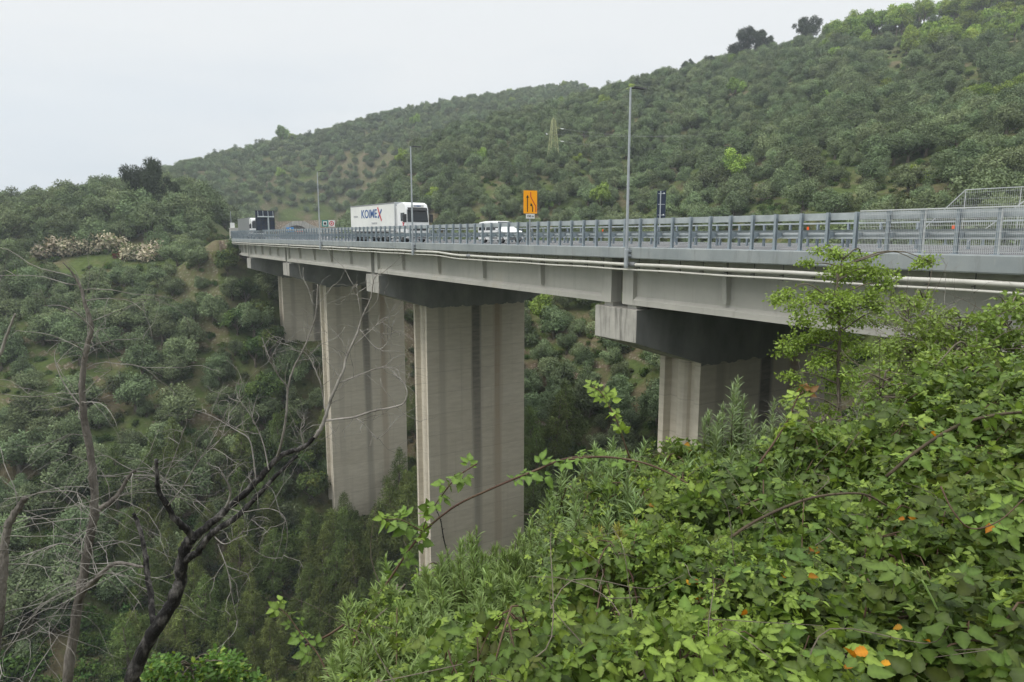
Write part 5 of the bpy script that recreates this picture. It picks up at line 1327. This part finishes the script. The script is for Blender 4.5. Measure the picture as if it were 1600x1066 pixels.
for x, y, Y, h, n, lab in ((1148, 602, 3.3, .62, 6, 'tallest grey-green narrow-leaved spire in front of the near pier'), (1196, 622, 3.35, .58, 5, 'narrow-leaved spire beside the red-tipped cane'), (1112, 648, 3.3, .5, 6, 'narrow-leaved shrub at the edge of the near pier'), (1172, 668, 3.2, .5, 8, 'bushy narrow-leaved shrub between the two spires'),
                           (1072, 700, 3.2, .42, 7, 'pale narrow-leaved shrub before the grooved end of the near pier'), (1100, 725, 3.0, .38, 8, 'low narrow-leaved shrub at the foot of the tallest spire'), (850, 812, 3.3, .42, 4, 'thin narrow-leaved spire at the foot of the middle pier')):
    lance(lab, lx(x, y, Y, h), n, h, GREYG, tall=h, spread=.28)
for i, (x, y, Y, h, n) in enumerate(((660, 905, 2.9, .4, 7), (715, 885, 2.8, .42, 8), (770, 885, 2.75, .42, 8), (805, 885, 2.75, .42, 8), (850, 880, 2.7, .42, 8), (655, 985, 2.15, .34, 8), (710, 1000, 2.05, .34, 8), (745, 935, 2.4, .38, 8), (795, 940, 2.35, .38, 8), (835, 945, 2.3, .36, 8), (800, 985, 2.1, .34, 8), (590, 1040, 1.95, .3, 7), (540, 1050, 2.0, .3, 7), (690, 1055, 1.75, .3, 8), (735, 1050, 1.75, .3, 7), (875, 925, 2.5, .36, 7), (735, 870, 2.9, .40, 8), (790, 862, 3.0, .42, 8), (830, 872, 2.9, .40, 8), (700, 905, 2.7, .40, 8), (760, 905, 2.6, .40, 9), (820, 910, 2.6, .40, 9), (880, 850, 3.0, .42, 8), (900, 890, 2.7, .4, 7), (680, 960, 2.3, .36, 9), (740, 965, 2.2, .36, 9), (620, 1000, 2.1, .34, 9), (690, 1020, 1.9, .33, 9), (600, 955, 2.5, .36, 7), (560, 1010, 2.2, .32, 8), (770, 1010, 2.0, .33, 7), (640, 1048, 1.8, .30, 8), (865, 830, 3.2, .42, 6), (930, 800, 3.1, .4, 7))):
    lance('grey-green narrow-leaved shrub in the drift below the middle pier', lx(x, y-14, Y, h), n+4, h, np.array((.160, .228, .078))*rng.uniform(.85, 1.15), 'narrow-leaved shrubs below the middle pier', spread=.5)
for x, y, Y, h, n, lab in ((970, 755, 3.1, .40, 8, 'grey-green narrow-leaved shrub under the purple cane'), (1010, 765, 3.0, .4, 8, 'grey-green narrow-leaved shrub between the purple cane and the spires'), (1125, 845, 2.1, .3, 6, 'grey-green narrow-leaved sprig hanging among mid bank brambles'), (1150, 880, 1.9, .3, 6, 'grey-green narrow-leaved sprig beside the vivid green mound'), (1250, 760, 2.7, .34, 8, 'grey-green narrow-leaved shrub behind the bare woody stem'), (1330, 790, 2.4, .3, 6, 'grey-green narrow-leaved shrub under the bramble crest')):
    lance(lab, lx(x, y, Y, h), n, h, GREYG*.95, spread=.45)
for x, y, Y, h, n in ((905, 716, 2.9, .42, 7), (935, 722, 2.85, .42, 7), (968, 712, 2.8, .42, 8), (1002, 704, 2.85, .42, 7), (1040, 712, 2.8, .42, 8), (1078, 702, 2.85, .42, 7), (1112, 718, 2.75, .4, 7), (918, 772, 2.5, .36, 7), (972, 766, 2.45, .36, 7), (1036, 764, 2.4, .36, 8), (1092, 772, 2.35, .34, 7), (1180, 712, 2.85, .4, 7), (1222, 720, 2.8, .4, 7), (880, 800, 2.6, .38, 7), (1150, 760, 2.5, .36, 7)):
    lance('grey-green narrow-leaved shrub pushing through the brambles before the near pier', lx(x, y, Y, h), n+2, h, np.array((.165, .235, .10))*rng.uniform(.85, 1.15), 'narrow-leaved shrubs before the near pier', spread=.5)
for x, y, Y, h, n in ((985, 812, 2.15, .32, 9), (1030, 822, 2.1, .32, 9), (955, 835, 2.1, .30, 8)):
    lance('yellowing feathery shrub in the middle of the bank', lx(x, y, Y, h), n, h, np.array((.20, .20, .045)), 'yellowing shrubs in the middle of the bank', spread=.5, leaf=(.03, .055))

# leafy shrubs and the sapling: stems that reach their leaf clusters
def leafy(name, label, cat, trunk, clusters, nleaf, size, tint, r0=.02, group=None, flat=.55, tpl=None, twigs=5, stem='bark', bare=0, young=.3, base=None):
    r_ = np.random.default_rng(len(bpy.data.objects)+9); tr = smooth_path(trunk, 5) if len(trunk) > 1 else [Vector(trunk[0])]
    root = thing(name, label, cat, tr[0], 0, group); mb = MB()
    if len(tr) > 1: mb.tube(tr, np.linspace(r0, r0*.25, len(tr)), 7)
    O, Nn, A, S, C = [], [], [], [], []
    for c, rad_ in clusters:
        c = Vector(c); near = min(tr, key=lambda q: (q-c).length + max(0, q.z-c.z)*1.5)
        m = near*.45+c*.55 + Vector((0, 0, .12*(c-near).length)) + Vector(r_.normal(size=3))*.06*(c-near).length
        br = smooth_path([near, m, c], 4); mb.tube(br, np.linspace(max(r0*.4, .004), .0028, len(br)), 5)
        tips = []
        for k in range(twigs):
            d = Vector(r_.normal(size=3)); d.z = d.z*.5+.15; d = d.normalized()*rad_*r_.uniform(.6, 1.1); d.z *= flat+.2
            e = c + d; mb.tube([c - (c-near)*.1*r_.random(), c+d*.5+Vector((0, 0, .03*rad_)), e], [.0028, .002, .001], 4); tips += [c+d*u for u in (.35, .6, .8, 1.)]
        k = int(nleaf*rad_*rad_/.04) if nleaf else 0
        if k:
            tp = np.array(tips)[r_.integers(0, len(tips), k)]; off = r_.normal(size=(k, 3))*rad_*.24; off[:, 2] *= flat
            O.append(tp+off); nn = np.array([0, 0, .9])+r_.normal(size=(k, 3))*.5; Nn.append(nn); a = unit(off)+r_.normal(size=(k, 3))*.6; a[:, 2] -= .1; A.append(a); S.append(size*r_.uniform(.65, 1.3, k))
            cl = r_.uniform(.78, 1.2); y = (r_.random((k, 1)) < young); C.append(np.where(y, NEWG, np.asarray(tint)*cl)*r_.uniform(.75, 1.25, (k, 1)))
    for k in range(bare):
        q = tr[r_.integers(len(tr)//3, len(tr))]; d = Vector(r_.normal(size=3)); d.z = abs(d.z); d = d.normalized()*r_.uniform(.25, .8); mb.tube(smooth_path([q, q+d*.5+Vector(r_.normal(size=3))*.06, q+d], 4), np.linspace(.004, .001, 9), 4)
    mb.build('trunk' if name == 'sapling' else 'stems', M[stem], root, smooth=True)
    if O:
        V, F, Cc = place(tpl or OVATE, *map(np.concatenate, (O, A, Nn, S, C))); nobj('crown' if name == 'sapling' else 'leaves', V, F, M['leaf_near'], root, Cc)
    return root
SY = 9.0
cl = [(1310, 398, 18), (1285, 392, 10), (1345, 402, 16), (1322, 420, 16), (1262, 412, 12), (1300, 432, 18), (1345, 432, 18), (1372, 428, 20), (1385, 450, 20), (1228, 462, 18), (1213, 470, 10), (1252, 480, 20), (1285, 462, 22), (1322, 468, 24), (1350, 468, 22), (1378, 480, 20), (1300, 492, 24), (1338, 500, 24), (1265, 502, 18), (1440, 412, 14), (1452, 408, 10), (1408, 470, 14),
      (1392, 500, 18), (1240, 540, 18), (1262, 528, 18), (1285, 522, 18), (1225, 552, 14), (1320, 530, 20), (1300, 556, 20), (1345, 548, 18), (1270, 565, 16), (1235, 588, 16), (1300, 590, 22), (1265, 612, 18), (1320, 612, 18), (1285, 640, 18), (1245, 632, 16), (1335, 585, 18)]
cl = [(px(x+random.uniform(-3, 3), y, SY+random.uniform(-.35, .45)), r/FPX*SY*1.35) for x, y, r in cl]
leafy('sapling', 'slender leafy sapling with layered bright leaves in front of the viaduct girder', 'tree', [px(1318, 790, SY), px(1316, 700, SY), px(1310, 600, SY), px(1312, 520, SY), px(1308, 450, SY), px(1318, 396, SY)], cl, 300, .044, (.20, .285, .055), .035, flat=.6, twigs=7, stem='bark', bare=14)
# shrubs along the right-hand crest, farther and nearer
def crest(label, box, Y, ncl, rr, nleaf, size, tint, name='leafy_shrub', bare=10, young=.25, seed=0):
    r_ = np.random.default_rng(seed+31); x0, x1, y0, y1 = box; cs = []
    for i in range(int(ncl*1.8)):
        x = r_.uniform(x0, x1); top = np.interp(x, [x0, (x0+x1)/2, x1], [y0+(y1-y0)*.3, y0, y0+(y1-y0)*.25]); y = r_.uniform(top, y1)
        cs.append((px(x, y, Y+r_.uniform(-.5, .5)), r_.uniform(*rr)/FPX*Y))
    xm = (x0+x1)/2; b = px(xm, y1+70, Y); b.z = min(b.z, max(gz(b.x, b.y), b.z-1.2))
    return leafy(name, label, 'shrub', [b, px(xm+r_.uniform(-15, 15), (y0+y1)/2+40, Y), px(xm+r_.uniform(-20, 20), y0+20, Y)], cs, nleaf, size, tint, .022, bare=bare, young=young, flat=.6)
crest('leafy green shrub rising highest behind the bramble crest, at the frame edge', (1530, 1640, 452, 620), 6.0, 26, (16, 26), 300, .042, (.14, .205, .045), seed=1)
crest('leafy shrub with fine pale twigs in front of the girder', (1440, 1545, 478, 620), 6.6, 22, (14, 24), 280, .042, (.15, .215, .048), seed=2, bare=24)
crest('small leafy shrub beside the sapling with bare twigs', (1372, 1470, 468, 620), 7.2, 24, (14, 24), 200, .040, (.14, .20, .046), seed=3, bare=30)
crest('broad airy shrub with small bright leaves between the sapling and the frame edge', (1390, 1490, 448, 600), 7.8, 16, (14, 24), 210, .042, (.17, .235, .05), seed=11, bare=26, young=.4)
crest('leafy shrub filling the gap below the sapling crown', (1330, 1440, 560, 680), 6.0, 16, (14, 22), 230, .040, (.12, .185, .042), seed=4, bare=16)
crest('leafy shrub standing between the bramble crest and the pale-twigged shrub', (1440, 1600, 540, 640), 5.0, 20, (16, 26), 260, .038, (.125, .19, .04), seed=5, bare=14)
crest('low leafy shrub before the shaded pier face', (1235, 1330, 650, 740), 5.5, 14, (12, 18), 160, .038, (.12, .18, .042), seed=6, bare=24)
crest('bright green shrub at the foot of the middle pier', (650, 765, 880, 930), 4.4, 18, (12, 18), 230, .032, (.13, .21, .03), seed=7, bare=3, young=.5)
crest('bright green bush under the charred tree at the bottom of the frame', (235, 400, 1020, 1090), 7.0, 26, (14, 24), 260, .06, (.075, .155, .028), seed=8, bare=2, young=.2)
crest('bright green bush beside the trailing bramble below the valley pines', (560, 650, 925, 985), 3.6, 14, (12, 18), 220, .03, (.12, .20, .03), seed=9, bare=2, young=.5)

# bare twiggy bushes
def grow(mb, p, d, L, r, lev, r_, grav=0., wig=.25, kids=(2, 4), n=5):
    pts = [Vector(p)]; d = Vector(d).normalized()
    for i in range(n):
        d = (d + Vector(r_.normal(size=3))*wig*.5 + Vector((0, 0, grav))).normalized(); pts.append(pts[-1] + d*L/n)
    mb.tube(pts, np.linspace(r, r*.45, len(pts)), 5 if r < .02 else 8)
    if lev > 0:
        for k in range(r_.integers(*kids)):
            i = r_.integers(max(1, n//3), n+1); s = Vector(r_.normal(size=3)); s = (s - d*s.dot(d)).normalized()
            grow(mb, pts[i], d*.75 + s*r_.uniform(.5, 1.), L*r_.uniform(.45, .8), max(r*.5, .0009), lev-1, r_, grav, wig, kids, n)
def twigbush(label, base, n, h, seed, mat='twig', r=.005, name='bare_bush', lean=(0, 0)):
    r_ = np.random.default_rng(seed); root = thing(name, label, 'bare bush', base); mb = MB()
    for i in range(n):
        d = Vector((r_.normal()*.45+lean[0], r_.normal()*.45+lean[1], 1)); grow(mb, Vector(base)+Vector((r_.normal()*.04, r_.normal()*.04, 0)), d, h*r_.uniform(.6, 1.), r, 3, r_, .03, .3, (2, 5))
    mb.build('twigs', M[mat], root, smooth=True); return root
twigbush('tangle of bare grey twigs in front of the shaded pier face', px(1268, 790, 5.2), 12, .55, 5, r=.004)
twigbush('bare grey twigs standing behind the low leafy shrub', px(1310, 770, 5.4), 8, .6, 6, r=.004)
twigbush('bare brown twigs among the leafy shrubs below the girder', px(1430, 660, 7.2), 14, .95, 7, 'bark', .006)
twigbush('bare pale twigs rising past the leafy shrubs at the frame edge', px(1500, 600, 6.6), 9, .85, 8, 'twig', .005, lean=(-.4, 0))
# a green grass stalk
g = smooth_path([px(1502, 1075, 1.35), px(1488, 1010, 1.36), px(1466, 955, 1.37), px(1440, 905, 1.38)]); gs = thing('grass_stalk', 'pale green grass stalk leaning through the mature bramble', 'grass stalk', g[0])
MB().tube(g, np.linspace(.0035, .002, len(g)), 6).build('stalk', plain('grass green', (.17, .26, .07), .6), gs, smooth=True)
O = np.array([g[-1] + (g[-1]-g[-2])*k*.35 for k in np.linspace(-1.5, 1.5, 26)]) ; n = len(O)
V, F, Cc = place(LANCE, O, unit(rng.normal(size=(n, 3)))*.5 + np.array(g[-1]-g[-2])/np.linalg.norm(g[-1]-g[-2]), rng.normal(size=(n, 3)), np.full(n, .022), np.full((n, 3), (.22, .28, .10))); nobj('seed_head', V, F, M['leaf_near'], gs, Cc)

# ------------------------------------------------------------------ burnt and dead trees
def limb(mb, pts, Y, r, r_, n=9, jit=.0):
    """pts: (x, y, dY) along a measured limb at distance Y; r (start, end) in metres"""
    path = smooth_path([px(p[0], p[1], Y + (p[2] if len(p) > 2 else 0)) for p in pts], 7)
    k = len(path); rs = np.linspace(r[0], r[1], k)*(1 + .055*r_.normal(size=k).clip(-1.5, 1.5)); path = [q + Vector(r_.normal(size=3))*float(rr)*.12 for q, rr in zip(path, rs)]; mb.tube(path, rs, n); return path
r_ = np.random.default_rng(404)
BY = 5.0
bt = thing('burnt_tree', 'charred dead tree with a forked black trunk reaching across the pale piers', 'dead tree', px(196, 1075, BY))
tm = MB()
trunkp = limb(tm, [(190, 1130), (204, 1066), (232, 1001), (266, 949), (282, 902), (289, 854), (304, 838)], BY, (.060, .040), r_, 12)
LA = limb(tm, [(300, 842), (350, 800, .05), (400, 754, .1), (437, 714, .15), (475, 698, .2), (498, 676, .22)], BY, (.031, .015), r_)
LB = limb(tm, [(286, 880), (312, 858, -.1), (331, 833, -.12), (369, 808, -.1), (406, 771, -.05), (437, 738), (464, 712, .12)], BY, (.029, .013), r_)
LC = limb(tm, [(303, 840), (285, 822, -.1), (270, 806, -.15), (255, 780, -.2), (247, 765, -.22), (244, 718, -.25)], BY, (.028, .013), r_)
LD = limb(tm, [(240, 975), (236, 930, .15), (230, 900, .2), (226, 860, .25), (216, 820, .3), (208, 802, .3)], BY, (.026, .014), r_)
tm.build('trunk', M['burnt'], bt, smooth=True)
bm_ = MB(); paths = []
LA2 = limb(bm_, [(492, 684, .21), (502, 668, .22), (509, 650, .24), (519, 618, .26), (536, 580, .28), (541, 560, .3), (558, 520, .3), (566, 496, .31), (579, 466, .32), (584, 437, .32), (592, 428, .32)], BY, (.0165, .003), r_, 8)
for pts, r0 in (([(505, 658, .24), (530, 655, .2), (553, 652, .15), (585, 642, .1), (612, 637, .1), (631, 630, .1), (636, 612, .1), (628, 595, .12), (616, 585, .15)], .0105), ([(553, 652, .15), (566, 660, .1), (578, 674, .1), (590, 688, .1)], .005),
                ([(432, 716, .15), (440, 690, .05), (447, 650, 0), (450, 606, 0), (459, 575, 0), (475, 544, 0), (488, 510, 0), (494, 487, 0), (496, 444, 0)], .011), ([(450, 606, 0), (431, 581, -.05), (418, 552, -.1), (409, 527, -.1)], .0055),
                ([(508, 645, .24), (503, 610, .3), (497, 590, .3), (484, 560, .35), (470, 545, .35)], .0055), ([(527, 600, .26), (552, 590, .4), (585, 577, .4), (605, 574, .4), (640, 580, .4)], .005), ([(553, 540, .3), (575, 520, .3), (594, 505, .3), (606, 508, .3)], .005), ([(566, 500, .3), (560, 470, .3), (556, 445, .35), (548, 455, .35)], .004),
                ([(562, 515, .3), (590, 545, .3), (608, 530, .3), (615, 500, .3)], .0045), ([(350, 800, .05), (360, 770, 0), (350, 745, -.05), (345, 735, -.05)], .011), ([(262, 790, -.2), (285, 762, -.2), (305, 728, -.2), (330, 690, -.2), (355, 640, -.2)], .006), ([(248, 770, -.2), (268, 725, -.2), (288, 670, -.25)], .005),
                ([(400, 754, .1), (395, 710, .1), (388, 685, .1), (368, 672, .1), (330, 650, .1), (300, 640, .1)], .0065), ([(420, 735, .1), (410, 690, .2), (392, 650, .2), (370, 620, .2)], .006), ([(331, 835, -.1), (350, 850, -.2), (370, 840, -.3), (385, 822, -.3), (398, 805, -.3)], .005), ([(475, 698, .2), (470, 670, .2), (478, 640, .2)], .005), ([(360, 795, .05), (380, 800, -.1), (420, 795, -.15), (445, 810, -.2), (448, 850, -.2), (438, 880, -.2)], .004), ([(340, 850, -.1), (355, 890, -.2), (362, 930, -.25), (374, 985, -.25)], .004)):
    paths.append(limb(bm_, pts, BY, (r0, r0*.35), r_, 6))
for p in paths + [LA, LA2, LA2]:
    for k in range(7):
        i = r_.integers(len(p)//4, len(p)-1); d = (p[i+1]-p[i]).normalized(); s = Vector(r_.normal(size=3)); s.y *= .6; grow(bm_, p[i], d*.6+s.normalized()*.8+Vector((0, 0, .25)), r_.uniform(.10, .42), .0026, 1, r_, .0, .5, (1, 3), 6)
bm_.build('branches', M['twig'], bt, smooth=True)

DY = 6.2
d2 = thing('dead_tree', 'tall thin dead tree with scaly brown trunk beside the charred tree', 'dead tree', px(100, 1080, DY))
tm = MB(); t2 = limb(tm, [(92, 1140), (104, 1066), (119, 962), (134, 875), (147, 800), (143, 725), (131, 650), (128, 600), (134, 550), (143, 512), (134, 480), (126, 450), (112, 425), (98, 410)], DY, (.052, .005), r_, 10)
t2b = limb(tm, [(140, 850), (152, 800, .1), (172, 785, .15), (188, 768, .2), (205, 740, .2), (212, 736, .2)], DY, (.032, .012), r_, 8)
t2c = limb(tm, [(128, 925), (150, 905, -.2), (165, 890, -.3), (185, 880, -.35), (225, 886, -.4)], DY, (.03, .012), r_, 8)
tm.build('trunk', M['deadbark'], d2, smooth=True)
bm_ = MB()
for pts, r0 in (([(143, 512), (120, 490, -.1), (95, 478, -.2), (68, 478, -.3)], .007), ([(134, 550), (150, 520, .1), (165, 512, .2)], .005), ([(130, 640), (100, 600, .1), (85, 560, .2), (90, 540, .2)], .006), ([(146, 790), (120, 770, -.2), (80, 768, -.3), (40, 775, -.4), (5, 780, -.4)], .007), ([(140, 740), (170, 745, .2), (230, 742, .3), (255, 752, .3)], .005), ([(135, 870), (100, 850, -.2), (60, 860, -.3), (20, 875, -.4), (-10, 872, -.4)], .007)):
    p = limb(bm_, pts, DY, (r0, r0*.3), r_, 6)
    for k in range(5):
        i = r_.integers(2, len(p)-1); grow(bm_, p[i], (p[i+1]-p[i]).normalized()*.7 + Vector(r_.normal(size=3))*.6, r_.uniform(.2, .55), .0028, 1, r_, -.01, .3, (1, 4), 6)
for k in range(26):     # long hanging and arching dead shoots
    i = r_.integers(3, len(t2)-8); s = Vector((r_.normal(), r_.normal()*.7, r_.uniform(-.1, .7))); grow(bm_, t2[i], s, r_.uniform(.45, 1.25), .0042, 1, r_, -.06, .33, (1, 4), 9)
for p in (t2b, t2c):
    for k in range(16): i = r_.integers(2, len(p)-1); grow(bm_, p[i], Vector((r_.normal(), r_.normal()*.6, r_.uniform(-.5, .8))), r_.uniform(.4, 1.1), .0038, 1, r_, -.06, .33, (1, 4), 9)
bm_.build('branches', M['twig'], d2, smooth=True)
d3 = thing('dead_tree', 'pale dead trunk with a broken top, cut by the frame edge', 'dead tree', px(-20, 1100, 3.9))
tm = MB(); p = limb(tm, [(-22, 1120), (-8, 1006), (2, 930), (6, 862), (14, 820), (28, 795), (40, 777)], 3.9, (.034, .016), r_, 9); tm.build('trunk', M['deadbark'], d3, smooth=True)
bm_ = MB(); limb(bm_, [(4, 900), (-14, 860), (-40, 800), (-42, 700), (-26, 600), (0, 553), (10, 525), (18, 505), (24, 490)], 3.9, (.016, .005), r_, 7)
for k in range(16):
    i = r_.integers(2, len(p)-1); grow(bm_, p[i], Vector((abs(r_.normal())+.2, r_.normal()*.5, r_.uniform(-.2, .9))), r_.uniform(.3, .85), .0028, 1, r_, -.06, .33, (1, 4), 9)
bm_.build('branches', M['twig'], d3, smooth=True)

# ------------------------------------------------------------------ haze: the air of the valley
def haze():
    m = bpy.data.materials.new('haze'); m.use_nodes = True; t = m.node_tree; t.nodes.clear()
    o = t.nodes.new('ShaderNodeOutputMaterial'); v = t.nodes.new('ShaderNodeVolumePrincipled'); v.inputs['Color'].default_value = (.84, .92, .99, 1); v.inputs['Density'].default_value = HAZE; v.inputs['Anisotropy'].default_value = .2
    t.links.new(v.outputs[0], o.inputs['Volume'])
    ob = MB().box((-780, -780, -75), (780, 780, 150)).build('haze', m); tag(ob, kind='stuff')
HAZE = .00042
haze()
